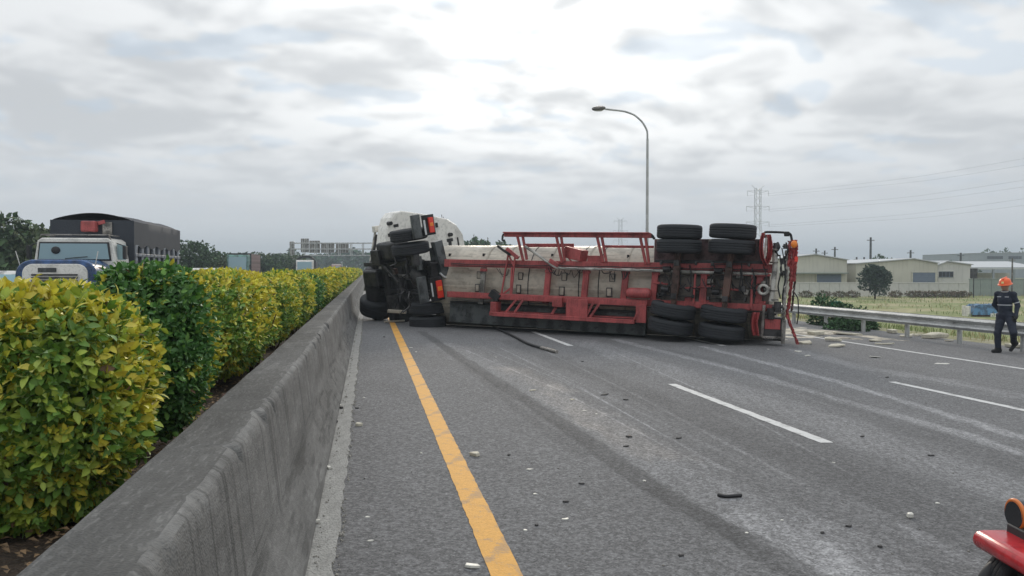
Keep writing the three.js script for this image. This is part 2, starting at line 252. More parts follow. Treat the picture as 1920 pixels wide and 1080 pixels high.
function barrierSegment(z0, z1, flip, seed) {
  const n = Math.max(2, Math.round((z0 - z1) / (z1 < -40 ? 0.3 : 0.05))), pos = [], uv = [], idx = [], K = PROF.length, L = [0];
  for (let k = 1; k < K; k++) L.push(L[k - 1] + Math.hypot(PROF[k][0] - PROF[k - 1][0], PROF[k][1] - PROF[k - 1][1]));
  for (let i = 0; i <= n; i++) for (let k = 0; k < K; k++) {
    const z = mix(z0, z1, i / n), rag = (k >= 6 && k <= 8 ? 0.006 : 0.003) * (fbm(z * 7 + seed, k * 1.7, 3) - 0.5) * 2, chipAt = fbm(z * 9 + seed * 3, 1.3, 2), x = PROF[k][0] + rag - (k >= 6 && k <= 8 && chipAt > 0.63 ? (chipAt - 0.63) * 0.2 : 0);
    pos.push(flip ? -3.86 - x : x, PROF[k][1] + (k > 6 ? 0.010 * (fbm(z * 2, 5.5 + seed, 2) - 0.5) : 0), z); uv.push(-z / 8, L[k] / 1.6);
  }
  for (let i = 0; i < n; i++) for (let k = 0; k < K - 1; k++) { const a = i * K + k, b = a + 1, c = a + K, e = c + 1; flip ? idx.push(a, c, b, b, c, e) : idx.push(a, b, c, b, e, c); }
  const cap = THREE.ShapeUtils.triangulateShape(PROF.map(([x, y]) => new THREE.Vector2(x, y)), []); for (const i of [0, n]) for (const [a, b, c] of cap) idx.push(i * K + a, i * K + b, i * K + c);
  const g = new THREE.BufferGeometry(); g.setAttribute('position', new THREE.Float32BufferAttribute(pos, 3)); g.setAttribute('uv', new THREE.Float32BufferAttribute(uv, 2)); g.setIndex(idx);
  return toCreasedNormals(g, 0.7);
}
{
  const near = group('concrete_barrier'); tag(near, 'long weathered grey concrete barrier between the shrubs and the yellow line', 'barrier');
  const cuts = [3, -9.3, -15.3, -21.3, -27.3, -40, -60, -100, -160, -300];
  for (let i = 0; i + 1 < cuts.length; i++) mesh('barrier_section', barrierSegment(cuts[i] - (i ? 0.006 : 0), cuts[i + 1] + 0.006, false, i * 3.1), concrete, near);
  const far = group('concrete_barrier'); tag(far, 'concrete barrier behind the shrubs along the opposite carriageway', 'barrier');
  mesh('barrier_section', barrierSegment(3, -300, true, 55), concrete, far);
}

// ---------------------------------------------------------------- foliage
class Leaves {                                                      // collects leaf blades with their own colour
  constructor() { this.p = []; this.n = []; this.c = []; this.i = []; this.k = 0; }
  blade(o, dir, nor, L, W, col, rich) {                             // o base, dir along the leaf, nor its face
    const side = V().crossVectors(dir, nor).normalize(), N = V().crossVectors(side, dir).normalize();
    const st = rich ? [[0, 0, 0], [0.22, 0.72, 0.03], [0.50, 1, 0.04], [0.80, 0.62, -0.02], [1, 0, -0.10]] : rich === false ? [[0, 0, 0], [0.48, 1, 0.06], [1, 0, -0.08]] : [[0, 0, 0], [0.32, 0.92, 0.04], [0.70, 0.82, 0], [1, 0, -0.09]];
    const base = this.k, put = (t, s, f, w) => { const fold = Math.abs(s) * 0.28 * W; this.p.push(o.x + dir.x * L * t + side.x * s * W + N.x * (f * L + fold), o.y + dir.y * L * t + side.y * s * W + N.y * (f * L + fold), o.z + dir.z * L * t + side.z * s * W + N.z * (f * L + fold)); const sx = N.x - side.x * s * 0.35, sy = N.y - side.y * s * 0.35, sz = N.z - side.z * s * 0.35, l = Math.hypot(sx, sy, sz); this.n.push(sx / l, sy / l, sz / l); this.c.push(col[0] * w, col[1] * w, col[2] * w); return this.k++; };
    const rows = st.map(([t, w, f]) => w ? [put(t, -w, f, 1), put(t, 0, f, 1.12), put(t, w, f, 1)] : [put(t, 0, f, 1.05)]);
    for (let r = 0; r + 1 < rows.length; r++) { const A = rows[r], B = rows[r + 1];
      if (A.length === 1) this.i.push(A[0], B[1], B[0], A[0], B[2], B[1]);
      else if (B.length === 1) this.i.push(A[0], A[1], B[0], A[1], A[2], B[0]);
      else this.i.push(A[0], A[1], B[0], A[1], B[1], B[0], A[1], A[2], B[1], A[2], B[2], B[1]); }
  }
  build() { const g = new THREE.BufferGeometry(); g.setAttribute('position', new THREE.Float32BufferAttribute(this.p, 3)); g.setAttribute('normal', new THREE.Float32BufferAttribute(this.n, 3)); g.setAttribute('color', new THREE.Float32BufferAttribute(this.c, 3)); g.setIndex(this.i); return g; }
}
const leafMat = new THREE.MeshPhysicalMaterial({ color: 0xffffff, vertexColors: true, roughness: 0.6, transmission: 0.3, thickness: 0, side: THREE.DoubleSide });
const farLeafMat = new THREE.MeshStandardMaterial({ color: 0xffffff, vertexColors: true, roughness: 0.8, side: THREE.DoubleSide });
const barkMat = new THREE.MeshStandardMaterial({ color: 0x4a3b2c, roughness: 0.95, bumpMap: fineBump, bumpScale: 0.01 });
const rv = (R) => { const a = R() * 6.283, z = R() * 2 - 1, q = Math.sqrt(1 - z * z); return V(q * Math.cos(a), z, q * Math.sin(a)); };

function shrub(x0, x1, z0, z1, top, kind, seed, clusters, leafL, rich, yellowAmt = 1) {
  const R = rng(seed), cx = (x0 + x1) / 2, cz = (z0 + z1) / 2, hx = (x1 - x0) / 2, hz = Math.abs(z0 - z1) / 2, y0 = SOIL_Y + (rich && kind !== 'green' ? 0.03 : 0.14), hy = (top - y0) / 2, cy = (top + y0) / 2;
  const g = group('clipped_shrub', [cx, SOIL_Y, cz]), Lf = new Leaves();
  const n4 = 3.1;                                                   // clipped box with rounded shoulders, its surface uneven
  for (let k = 0; k < clusters; k++) {
    const d = rv(R); const q = Math.pow(Math.pow(Math.abs(d.x), n4) + Math.pow(Math.abs(d.y), n4) + Math.pow(Math.abs(d.z), n4), -1 / n4);
    let ux = d.x * q, uy = d.y * q, uz = d.z * q;
    const lump = 0.84 + 0.27 * fbm(ux * 2.2 + seed, uy * 2.2 + uz * 2.7, 3), depth = R() < 0.04 ? 1.02 + 0.05 * R() : 1 - 0.30 * Math.pow(R(), 2.2);
    const hollow = uy < -0.45 ? 0.82 + 0.12 * (uy + 1) : 1;         // the foot of the shrub is drawn in
    const px = ux * hx * lump * depth * hollow, py = uy * hy * (0.955 + 0.055 * fbm(ux * 3 + seed, uz * 3, 2) * 1.6) * mix(1, depth, 0.8), pz = uz * hz * lump * depth * hollow;
    const nrm = V(Math.sign(d.x) * Math.pow(Math.abs(ux), 3), Math.sign(d.y) * Math.pow(Math.abs(uy), 3), Math.sign(d.z) * Math.pow(Math.abs(uz), 3)).normalize();
    const axis = nrm.clone().addScaledVector(rv(R), 0.75).add(V(0, 0.35, 0)).normalize();
    const base = V(px, py + cy - SOIL_Y, pz);
    // young shoots are yellow: on the clipped top and the corners, and in patches elsewhere; each shoot one or the other
    const patch = fbm(px * 3.3 + seed, py * 3.3 + pz * 3.1, 2);
    let py_ = kind === 'green' ? 0.03 + (uy > 0.75 ? 0.05 : 0) : (uy > 0.74 ? 0.82 : (ux > 0.80 && uy > -0.2 ? 0.66 : 0.12)) * yellowAmt + (patch - 0.5) * 1.1;
    if (kind === 'green' && ux > 0.7 && pz < 0.1) py_ += 0.45;
    const yellow = R() < py_ && depth > 0.84;
    const lime = !yellow && kind !== 'green' && R() < 0.42;
    const m = 5 + Math.floor(R() * 3), ref = Math.abs(axis.y) > 0.9 ? V(1, 0, 0) : V(0, 1, 0), e1 = V().crossVectors(axis, ref).normalize(), e2 = V().crossVectors(axis, e1), twist = R() * 6.28;
    for (let j = 0; j < m; j++) {
      const a = twist + j * 2.4, open = 0.35 + 0.8 * (1 - j / m) + 0.5 * (R() - 0.5);
      const dir = axis.clone().multiplyScalar(Math.cos(open)).addScaledVector(e1, Math.sin(open) * Math.cos(a)).addScaledVector(e2, Math.sin(open) * Math.sin(a));
      dir.y -= 0.12; dir.normalize();
      const nor = axis.clone().addScaledVector(rv(R), 0.55).addScaledVector(dir, -axis.dot(dir)).normalize();
      const v = 0.75 + 0.5 * R();
      const col = R() < 0.005 ? [0.17 * v, 0.10 * v, 0.05 * v] : yellow ? [0.62 * v, (0.51 + 0.10 * R()) * v, 0.06 * v] : lime ? [0.34 * v, 0.43 * v, 0.055 * v] : kind === 'green' ? (R() < 0.25 ? [0.16 * v, 0.33 * v, 0.06 * v] : [0.075 * v, 0.20 * v, 0.045 * v]) : [0.14 * v, 0.27 * v, 0.038 * v];
      const L = leafL * (0.55 + 0.85 * R()), o = base.clone().addScaledVector(axis, (0.055 * j / m - 0.02) * leafL / 0.05).addScaledVector(rv(R), 0.012);
      Lf.blade(o, dir, nor, L, L * (0.22 + 0.07 * R()), col, rich);
    }
  }
  const f = mesh('foliage', Lf.build(), rich ? leafMat : leafMat, g); f.userData.kind = 'stuff';
  const st = [], ns = Math.max(3, Math.round(hz * 4));
  for (let k = 0; k < ns; k++) { const sx = (R() - 0.5) * hx * 1.1, sz = mix(-hz, hz, (k + 0.5) / ns) * 0.8; for (let b = 0; b < 4; b++) st.push(rodG([sx, -0.08, sz], [sx + (R() - 0.5) * hx * 1.2, hy * (0.9 + 0.7 * R()), sz + (R() - 0.5) * 0.5], 0.014, 0.006, 5)); }
  mesh('stems', join(st), barkMat, g).userData.kind = 'stuff';
  return g;
}
const shrubGroup = 'clipped shrubs along the median';
const yl = 'yellow tipped clipped shrub in the row behind the concrete barrier', gl = 'dark green clipped shrub among yellow ones behind the concrete barrier';
tag(shrub(-2.15, -1.08, -3.50, -4.50, 1.53, 'yellow', 11, 7600, 0.050, true, 0.8), 'big yellow and green shrub next to bare brown soil by the barrier', 'shrub', shrubGroup);
tag(shrub(-1.74, -1.04, -4.95, -5.75, 1.64, 'green', 12, 4600, 0.044, true), 'glossy dark green shrub beside the biggest yellow shrub', 'shrub', shrubGroup);
tag(shrub(-1.98, -1.06, -7.2, -10.2, 1.585, 'yellow', 13, 8500, 0.050, undefined, 0.9), 'long yellow tipped shrub next to the glossy dark green one', 'shrub', shrubGroup);
[[-10.9, -13.2, 'yellow', 1300], [-13.6, -16.4, 'yellow', 1200, 0.75], [-16.9, -19.6, 'green', 900], [-20, -23, 'yellow', 800], [-23.5, -27, 'yellow', 800], [-27.4, -31, 'yellow', 700, 0.8], [-31.6, -35, 'yellow', 600], [-35.5, -39.5, 'green', 500], [-40, -45, 'yellow', 500], [-45.6, -51, 'yellow', 450], [-51.6, -58, 'yellow', 450], [-58.6, -66, 'yellow', 420], [-66.6, -76, 'yellow', 400, 0.8], [-77, -88, 'yellow', 400], [-89, -102, 'yellow', 400], [-103, -120, 'yellow', 400]]
  .forEach(([z0, z1, kind, n, y], i) => tag(shrub(-1.98, -1.05, z0 - 0.18, z1 + 0.18, 1.53 + 0.05 * Math.sin(i * 2.3), kind, 20 + i, Math.round(n * 2.1), 0.056 + 0.012 * i, false, y), kind === 'green' ? gl : yl, 'shrub', shrubGroup));

// dead leaves and weeds on the soil beside the barrier
{
  const R = rng(5), Lf = new Leaves();
  for (let k = 0; k < 2600; k++) { const z = -1.8 - 9 * Math.pow(R(), 1.3), x = -0.95 - 1.1 * R() * R(); const c = R() < 0.5 ? [0.17, 0.11, 0.06] : R() < 0.7 ? [0.25, 0.16, 0.085] : [0.10, 0.07, 0.045]; const a = R() * 6.28; Lf.blade(V(x, SOIL_Y + 0.035 + 0.025 * R(), z), V(Math.cos(a), 0.3 * (R() - 0.4), Math.sin(a)).normalize(), V(0.3 * (R() - 0.5), 1, 0.3 * (R() - 0.5)).normalize(), 0.03 + 0.035 * R(), 0.012, c, false); }
  tag(mesh('leaf_litter', Lf.build(), farLeafMat), 'dry brown leaves lying on the soil beside the barrier', 'leaf litter', null, 'stuff');
}
function weed(x, z, h, seed, col, label) {
  const R = rng(seed), g = group('weed', [x, SOIL_Y, z]), Lf = new Leaves(), st = [];
  for (let k = 0; k < 9; k++) { const t = V((R() - 0.5) * 0.22, h * (0.6 + 0.5 * R()), (R() - 0.5) * 0.22); st.push(rodG([0, 0, 0], t.toArray(), 0.003, 0.0015, 4)); for (let j = 0; j < 9; j++) { const q = 0.25 + 0.75 * R(); Lf.blade(t.clone().multiplyScalar(q), rv(R).add(V(0, 0.3, 0)).normalize(), rv(R), 0.035 + 0.02 * R(), 0.010, col.map((c) => c * (0.7 + 0.6 * R())), false); } }
  mesh('stems', join(st), barkMat, g).userData.kind = 'stuff'; const f = mesh('foliage', Lf.build(), leafMat, g); f.userData.kind = 'stuff'; return tag(g, label, 'weed', 'weeds beside the barrier');
}
[[-0.97, -4.3], [-0.99, -4.75], [-0.96, -5.0], [-1.02, -5.6], [-0.97, -6.1]].forEach(([x, z], i) => weed(x, z, 0.20 + 0.05 * (i % 3), 300 + i, i % 2 ? [0.22, 0.22, 0.06] : [0.17, 0.13, 0.07], 'small straggly weed growing on soil between shrub and barrier'));

function treeParts(h, w, seed, n, leaf, tones, crownLow = 0.25, trunkR = 0.12, lumps = 9) {
  const R = rng(seed), Lf = new Leaves(), wood = [];
  const blobs = [], ch = h * (1 - crownLow), cy = h * crownLow + ch / 2;
  for (let k = 0; k < lumps; k++) { const d = rv(R); blobs.push([V(d.x * w * 0.30, cy + d.y * ch * 0.30, d.z * w * 0.30), V(w * (0.20 + 0.13 * R()), ch * (0.17 + 0.12 * R()), w * (0.20 + 0.13 * R()))]); }
  const top = V((R() - 0.5) * 0.1 * w, h * (crownLow + 0.25), (R() - 0.5) * 0.1 * w);
  wood.push(rodG([0, -0.1, 0], top.toArray(), trunkR, trunkR * 0.55, 8));
  for (const [c] of blobs) wood.push(rodG([top.x * 0.7, h * crownLow * (0.8 + 0.3 * R()), top.z * 0.7], c.toArray(), trunkR * 0.4, trunkR * 0.12, 5));
  for (let k = 0; k < n; k++) {
    const [c, r] = blobs[Math.floor(R() * lumps)], d = rv(R), q = 0.55 + 0.5 * Math.sqrt(R());
    const o = V(c.x + d.x * r.x * q, c.y + d.y * r.y * q, c.z + d.z * r.z * q), dir = d.clone().addScaledVector(rv(R), 0.9).normalize(), nor = rv(R).add(V(0, 0.6, 0)).normalize(), t = tones[Math.floor(R() * tones.length)], v = 0.75 + 0.5 * R();
    const L = leaf * (0.7 + 0.6 * R()); Lf.blade(o, dir, nor, L, L * 0.34, t.map((x) => x * v), false);
  }
  return [join(wood), Lf.build()];
}
function tree(name, pos, parts, label, grp, turn = 0, s = 1) { const g = group(name, pos, turn); g.scale.setScalar(s); mesh('trunk', parts[0], barkMat, g); const f = mesh('crown', parts[1], farLeafMat, g); f.userData.kind = 'stuff'; return tag(g, label, 'tree', grp); }
const G1 = [[0.045, 0.085, 0.035], [0.06, 0.11, 0.04], [0.035, 0.065, 0.03]], G2 = [[0.07, 0.10, 0.04], [0.09, 0.12, 0.045], [0.055, 0.085, 0.035]];
// the row of trees beyond the opposite carriageway
const broad = [treeParts(7.2, 6.5, 401, 2300, 0.42, G1), treeParts(6.2, 7.0, 402, 2300, 0.42, G2), treeParts(5.6, 5.5, 403, 2000, 0.40, G1, 0.12)];
function palmParts(h, seed) {
  const R = rng(seed), Lf = new Leaves(), wood = [];
  const lean = (R() - 0.5) * 0.8; wood.push(tubeG([[0, -0.1, 0], [lean * 0.4, h * 0.5, 0], [lean, h, 0]], 0.13, 10, 7));
  for (let k = 0; k < 17; k++) { const a = R() * 6.28, el = 0.9 - 1.2 * R(), L = 1.7 + 0.7 * R(), q = V(lean, h, 0); let dir = V(Math.cos(a) * Math.cos(el), Math.sin(el), Math.sin(a) * Math.cos(el));
    for (let s = 0; s < 12; s++) { const t = s / 12; q.addScaledVector(dir, L / 12); dir.y -= 0.13; dir.normalize(); const side = V(-Math.sin(a), 0, Math.cos(a)); for (const e of [-1, 1]) Lf.blade(q, side.clone().multiplyScalar(e).addScaledVector(dir, 0.7).add(V(0, -0.35, 0)).normalize(), V(0, 1, 0), 0.62 * (1 - 0.5 * t), 0.075, [0.055 + 0.03 * R(), 0.085 + 0.03 * R(), 0.035], false); } }
  return [join(wood), Lf.build()];
}
const palms = [palmParts(5.2, 431), palmParts(6.0, 432)];
const GY = -1.75;
function onGround(px, depth) { const p = at(px, 505, depth); return [p.x, GY, p.z]; }
[[-40, 50, 0, 1], [28, 52, 1, 1.0], [95, 60, 0, 0.94], [-95, 47, 2, 1.1]].forEach(([px, d, k, s], i) => tree('broadleaf_tree', onGround(px, d), broad[k], 'broad dark tree among palms behind the blue lorry', 'trees behind the blue lorry', i * 1.7, s));
[[40, 56, 0], [78, 58, 1], [5, 50, 1], [102, 66, 0]].forEach(([px, d, k], i) => { const g = tree('palm_tree', onGround(px, d), palms[k], 'ragged palm rising among trees behind the blue lorry', 'palms behind the blue lorry', i * 2.1); });
[[335, 92, 1], [352, 84, 0], [376, 88, 2], [398, 92, 1], [418, 100, 0], [300, 80, 2], [487, 120, 1], [505, 118, 2], [525, 125, 0], [545, 130, 1], [450, 110, 2], [270, 78, 0], [470, 116, 0]].forEach(([px, d, k], i) => tree('broadleaf_tree', onGround(px, d), broad[k], 'green tree in the hazy row beyond the opposite carriageway', 'tree row beyond the opposite carriageway', i * 1.3, 0.78 + 0.12 * ((i * 7) % 4) / 3 + (d > 110 ? 0.05 : 0)));
{ // far wood that closes the road ahead: one mass
  const R = rng(440), Lf = new Leaves();
  for (let k = 0; k < 9000; k++) { const px = 540 + 420 * R(), d = 300 + 90 * R(), p = at(px, 505, d), hgt = 7.5 + 5 * fbm(px * 0.035, 2, 3); Lf.blade(V(p.x, GY + hgt * Math.sqrt(R()), p.z), rv(R), rv(R).add(V(0, 0.5, 0)).normalize(), 1.6, 0.6, [0.045, 0.08, 0.04].map((c) => c * (0.7 + 0.6 * R())), false); }
  for (let k = 0; k < 2600; k++) { const px = 850 + 110 * R(), d = 120 + 20 * R(), p = at(px, 505, d), hgt = 4.6 + 4.6 * fbm(px * 0.08, 7, 3); Lf.blade(V(p.x, GY + hgt * Math.sqrt(R()), p.z), rv(R), rv(R).add(V(0, 0.5, 0)).normalize(), 0.7, 0.26, [0.05, 0.085, 0.04].map((c) => c * (0.7 + 0.6 * R())), false); }
  tag(mesh('distant_wood', Lf.build(), farLeafMat), 'hazy distant wood closing off the road ahead', 'wood', null, 'stuff');
}
// right-hand field
tree('round_tree', onGround(1641, 88), treeParts(3.75, 3.1, 451, 4600, 0.24, [[0.03, 0.055, 0.035], [0.04, 0.07, 0.04], [0.025, 0.045, 0.03]], 0.16, 0.10, 14), 'dark round tree standing alone before the white factory wall', 'field trees');
tree('small_tree', onGround(1657, 150), treeParts(6.2, 4.2, 452, 700, 0.5, G1, 0.3), 'small tree rising behind the cream factory roof', 'field trees');
[[1786, 165, 5.0], [1800, 165, 4.6], [1822, 170, 5.2]].forEach(([px, d, h], i) => tree('small_tree', onGround(px, d), treeParts(h, 3.2, 455 + i, 400, 0.5, G1, 0.3), 'small hazy tree behind the long white shed', 'trees behind the long shed'));
for (let i = 0; i < 9; i++) tree('small_tree', (() => { const p = onGround(1838 + i * 12, 330); return p; })(), treeParts(9.5 + 1.2 * ((i * 5) % 3), 6, 470 + i, 260, 1.0, G1, 0.2, 0.2), 'small distant tree behind the flat grey hall', 'trees behind the flat hall');
function bush(pos, w, h, seed, n, tones, leaf, label, grp) { const R = rng(seed), g = group('bush', pos), Lf = new Leaves(), st = []; for (let k = 0; k < 8; k++) st.push(rodG([0, -0.05, 0], [(R() - 0.5) * w * 0.7, h * (0.5 + 0.4 * R()), (R() - 0.5) * w * 0.7], 0.02, 0.008, 5));
  for (let k = 0; k < n; k++) { const d = rv(R), q = 0.5 + 0.5 * R(), l = 0.75 + 0.5 * fbm(d.x * 3 + seed, d.z * 3 + d.y * 2, 2); const t = tones[Math.floor(R() * tones.length)], v = 0.7 + 0.6 * R(), L = leaf * (0.7 + 0.6 * R()); Lf.blade(V(d.x * w / 2 * q * l, h * 0.5 + d.y * h * 0.5 * q * l, d.z * w / 2 * q * l), d.clone().addScaledVector(rv(R), 0.8).normalize(), rv(R).add(V(0, 0.7, 0)).normalize(), L, L * 0.3, t.map((c) => c * v), false); }
  mesh('stems', join(st), barkMat, g).userData.kind = 'stuff'; const f = mesh('foliage', Lf.build(), farLeafMat, g); f.userData.kind = 'stuff'; return tag(g, label, 'bush', grp); }
[[1536, 27.5, 0.8, 1.45], [1556, 27, 1.0, 1.4], [1582, 26.5, 0.9, 1.25], [1605, 26, 1.0, 1.1], [1626, 25.5, 0.7, 0.9], [1575, 25, 1.0, 0.8], [1600, 24.6, 0.9, 0.75]].forEach(([px, d, w, h], i) => { const p = at(px, 560, d); bush([p.x, -0.75, p.z], w, h, 480 + i, 900, [[0.045, 0.10, 0.04], [0.06, 0.13, 0.05], [0.035, 0.08, 0.035]], 0.11, 'leafy green bush growing just behind the steel guardrail', 'bushes behind the guardrail'); });
for (let i = 0; i < 12; i++) { const px = [1512, 1545, 1575, 1600, 1680, 1712, 1728, 1745, 1760, 1778, 1795, 1808][i], p = onGround(px, 93); bush(p, 1.7, 0.75 + 0.25 * ((i * 3) % 3) / 2, 500 + i, 330, [[0.16, 0.11, 0.07], [0.12, 0.09, 0.06], [0.11, 0.12, 0.06]], 0.2, 'withered brown scrub at the foot of the factory wall', 'scrub along the factory wall'); }
{ // rough grass on the verge and in the field
  const R = rng(520), Lf = new Leaves();
  for (let k = 0; k < 26000; k++) { const near = k < 13000; const x = near ? 16.3 + 9 * Math.pow(R(), 0.8) : 22 + 75 * R(), z = near ? -11 - 32 * R() : -14 - 95 * R(); if (fbm(x * 0.25, z * 0.25, 3) < 0.42) continue; const y = x < 22.5 ? mix(-0.33, -1.80, sstep(0.12, 1, (x - 16.2) / 6.3)) : GY; const dry = fbm(x * 0.12 + 8, z * 0.12, 3) + 0.25 * (R() - 0.5) > 0.5; const c = dry ? [0.36, 0.31, 0.16] : [0.20, 0.25, 0.09], v = 0.7 + 0.6 * R(); const L = near ? 0.16 + 0.16 * R() : 0.22 + 0.2 * R(); Lf.blade(V(x, y - 0.01, z), V((R() - 0.5) * 0.9, 1, (R() - 0.5) * 0.9).normalize(), rv(R), L, near ? 0.012 : 0.03, c.map((q) => q * v), false); }
  tag(mesh('rough_grass', Lf.build(), farLeafMat), 'rough dry grass on the field beyond the guardrail', 'grass', null, 'stuff');
}

// ---------------------------------------------------------------- guardrail, lamp, gantry, pylons, buildings
{
  const g = group('guardrail', [15.1, 0, 0]); tag(g, 'galvanized steel guardrail with two waves along the right shoulder', 'guardrail');
  const gy = groundY(15.1), prof = [[0.0, 0], [0.0, 0.012], [-0.055, 0.045], [-0.075, 0.075], [-0.06, 0.105], [0.0, 0.14], [0.012, 0.165], [0.0, 0.19], [-0.06, 0.225], [-0.075, 0.255], [-0.055, 0.285], [0, 0.318], [0, 0.33]];
  const beam = (z0, z1) => { const sh = prof.map(([x, y]) => [x, y]), pos = [], idx = [], n = 8, K = prof.length; for (let i = 0; i <= n; i++) for (let k = 0; k < K; k++) pos.push(sh[k][0] - 0.10, gy + 0.385 + sh[k][1], mix(z0, z1, i / n)); for (let i = 0; i < n; i++) for (let k = 0; k < K - 1; k++) { const a = i * K + k, c = a + K; idx.push(a, a + 1, c, a + 1, c + 1, c); } const q = new THREE.BufferGeometry(); q.setAttribute('position', new THREE.Float32BufferAttribute(pos, 3)); q.setIndex(idx); const r = toCreasedNormals(q, 0.9); return boxUV(r, 0.7); };
  for (let z = -3.7; z > -76; z -= 4) mesh('beam', beam(z, z - 4.0 + 0.004), M.galv, g);
  const post = new THREE.CylinderGeometry(0.065, 0.065, 0.95, 12), block = boxG(0.12, 0.30, 0.14);
  for (let z = -5.7; z > -76; z -= 2) { const p = mesh('post', post, M.galv, g); p.position.set(0.10, gy + 0.22, z); const b = mesh('spacer', block, M.galv, p); b.position.set(-0.12, 0.32, 0); }
  const bolt = new THREE.SphereGeometry(0.018, 8, 6); for (let z = -7.7; z > -34; z -= 2) { const b = mesh('bolt', bolt, M.galv, g); b.position.set(-0.115, gy + 0.55, z); }
}
{
  const b = at(1213, 505, 42), g = group('street_lamp', [b.x, GY + 1.3, b.z]); tag(g, 'tall steel street lamp with curved arm rising behind the overturned tanker', 'street lamp');
  const gy = GY + 1.3, y = (py) => at(1213, py, 42).y - gy, right = ray(1300, 505).sub(ray(1200, 505)).normalize(), k = 42 / F_PX;
  const pt = (px, py) => { const e = (px - 1213) * k; return [right.x * e, y(py), right.z * e]; };
  mesh('pole', rodG([0, 0, 0], pt(1213, 262), 0.095, 0.065, 14), M.galv, g);
  mesh('arm', tubeG([pt(1213, 262), pt(1212, 246), pt(1203, 230), pt(1188, 217), pt(1168, 210), pt(1134, 206)], 0.052, 30, 10), M.galv, g);
  const head = latheG([[0.001, -0.42], [0.08, -0.40], [0.15, -0.25], [0.17, 0], [0.13, 0.25], [0.07, 0.36], [0.001, 0.37]], 20, 'y'); head.scale(0.8, 0.95, 0.5); head.rotateZ(Math.PI / 2 + 0.08);
  const hm = mesh('lamp_head', head, M.steel, g); const hp = pt(1121, 205); hm.position.set(...hp); hm.rotation.y = Math.atan2(-right.z, right.x);
  const lens = latheG([[0.001, -0.03], [0.09, -0.02], [0.12, 0]], 16); lens.scale(2, 1, 1); const lm = mesh('lens', lens, M.clear, hm); lm.position.y = -0.12;
}
{ // sign gantry over the road ahead, seen from behind
  const d = 150, p0 = at(548, 505, d), g = group('sign_gantry', [p0.x, 0, p0.z]); tag(g, 'grey lattice sign gantry with sign backs spanning the road ahead', 'gantry');
  const k = d / F_PX, right = ray(1060, 505).sub(ray(960, 505)).normalize(), y = (py) => at(600, py, d).y;
  g.rotation.y = Math.atan2(-right.z, right.x); const X = (px) => (px - 548) * k;
  const W = X(858), yt = y(456), yb = y(479), ym = y(467);
  for (const [x] of [[0], [W]]) mesh('post', join([boxG(0.75, yt + 2.2, 0.75, x, (yt - 2.2) / 2 + 0.3, 0)]), M.steel, g);
  const tr = []; for (const z of [-0.7, 0.7]) { for (const yy of [yt, ym, yb]) tr.push(barG([0, yy, z], [W, yy, z], 0.18, 0.18)); const N = 14; for (let i = 0; i <= N; i++) tr.push(barG([W * i / N, yb, z], [W * i / N, yt, z], 0.14, 0.14)); }
  for (let i = 0; i <= 14; i++) for (const yy of [yt, yb]) tr.push(barG([W * i / 14, yy, -0.7], [W * i / 14, yy, 0.7], 0.1, 0.1));
  mesh('truss', join(tr), M.galv, g);
  for (const [a, b, t, e] of [[562, 577, 447, 473], [578, 598, 451, 474], [600, 625, 456, 474], [628, 652, 457, 474]]) { const s = mesh('sign_panel', boxG(X(b) - X(a), y(t) - y(e), 0.12, (X(a) + X(b)) / 2, (y(t) + y(e)) / 2, -0.95), M.steel, g); const rib = []; for (let q = 1; q < 4; q++) rib.push(boxG(0.08, y(t) - y(e), 0.08, mix(X(a), X(b), q / 4), (y(t) + y(e)) / 2, -0.85)); mesh('stiffener', join(rib), M.galv, s); }
}
function pylon(px, top, depth, label) {
  const b = onGround(px, depth), H = at(px, top, depth).y - GY, g = group('pylon', b), s = [], w0 = H * 0.115, k = depth / F_PX;
  const right = ray(1060, 505).sub(ray(960, 505)).normalize(); g.rotation.y = Math.atan2(-right.z, right.x);
  const wd = (t) => mix(w0, H * 0.028, Math.min(1, t / 0.55)), N = 12, th = H * 0.0032;
  for (let i = 0; i < N; i++) { const a = i / N, c = (i + 1) / N; for (const [sx, sz] of [[1, 1], [1, -1], [-1, 1], [-1, -1]]) { const A = [sx * wd(a), H * a * 0.97, sz * wd(a)], B = [sx * wd(c), H * c * 0.97, sz * wd(c)]; s.push(barG(A, B, th * 1.5, th * 1.5)); s.push(barG(A, sx * sz > 0 ? [-sx * wd(c), H * c * 0.97, sz * wd(c)] : [sx * wd(c), H * c * 0.97, -sz * wd(c)], th, th)); } }
  mesh('lattice_tower', join(s), M.galv, g);
  const arms = [[0.94, 0.115], [0.77, 0.125], [0.60, 0.125]];
  for (const [t, l] of arms) for (const e of [-1, 1]) { const L = H * l, yy = H * t; mesh('cross_arm', join([barG([0, yy, 0.3], [e * L, yy, 0], th, th), barG([0, yy - H * 0.03, -0.3], [e * L, yy, 0], th, th), barG([e * L, yy, 0], [e * L, yy - H * 0.055, 0], th * 1.2, th * 1.2)]), M.galv, g); }
  for (const e of [-1, 1]) mesh('peak_arm', barG([e * 0.01 * H, H * 0.95, 0], [e * 0.07 * H, H, 0], th * 1.3, th * 1.3), M.galv, g);
  return [tag(g, label, 'pylon', 'power pylons'), H, right, b];
}
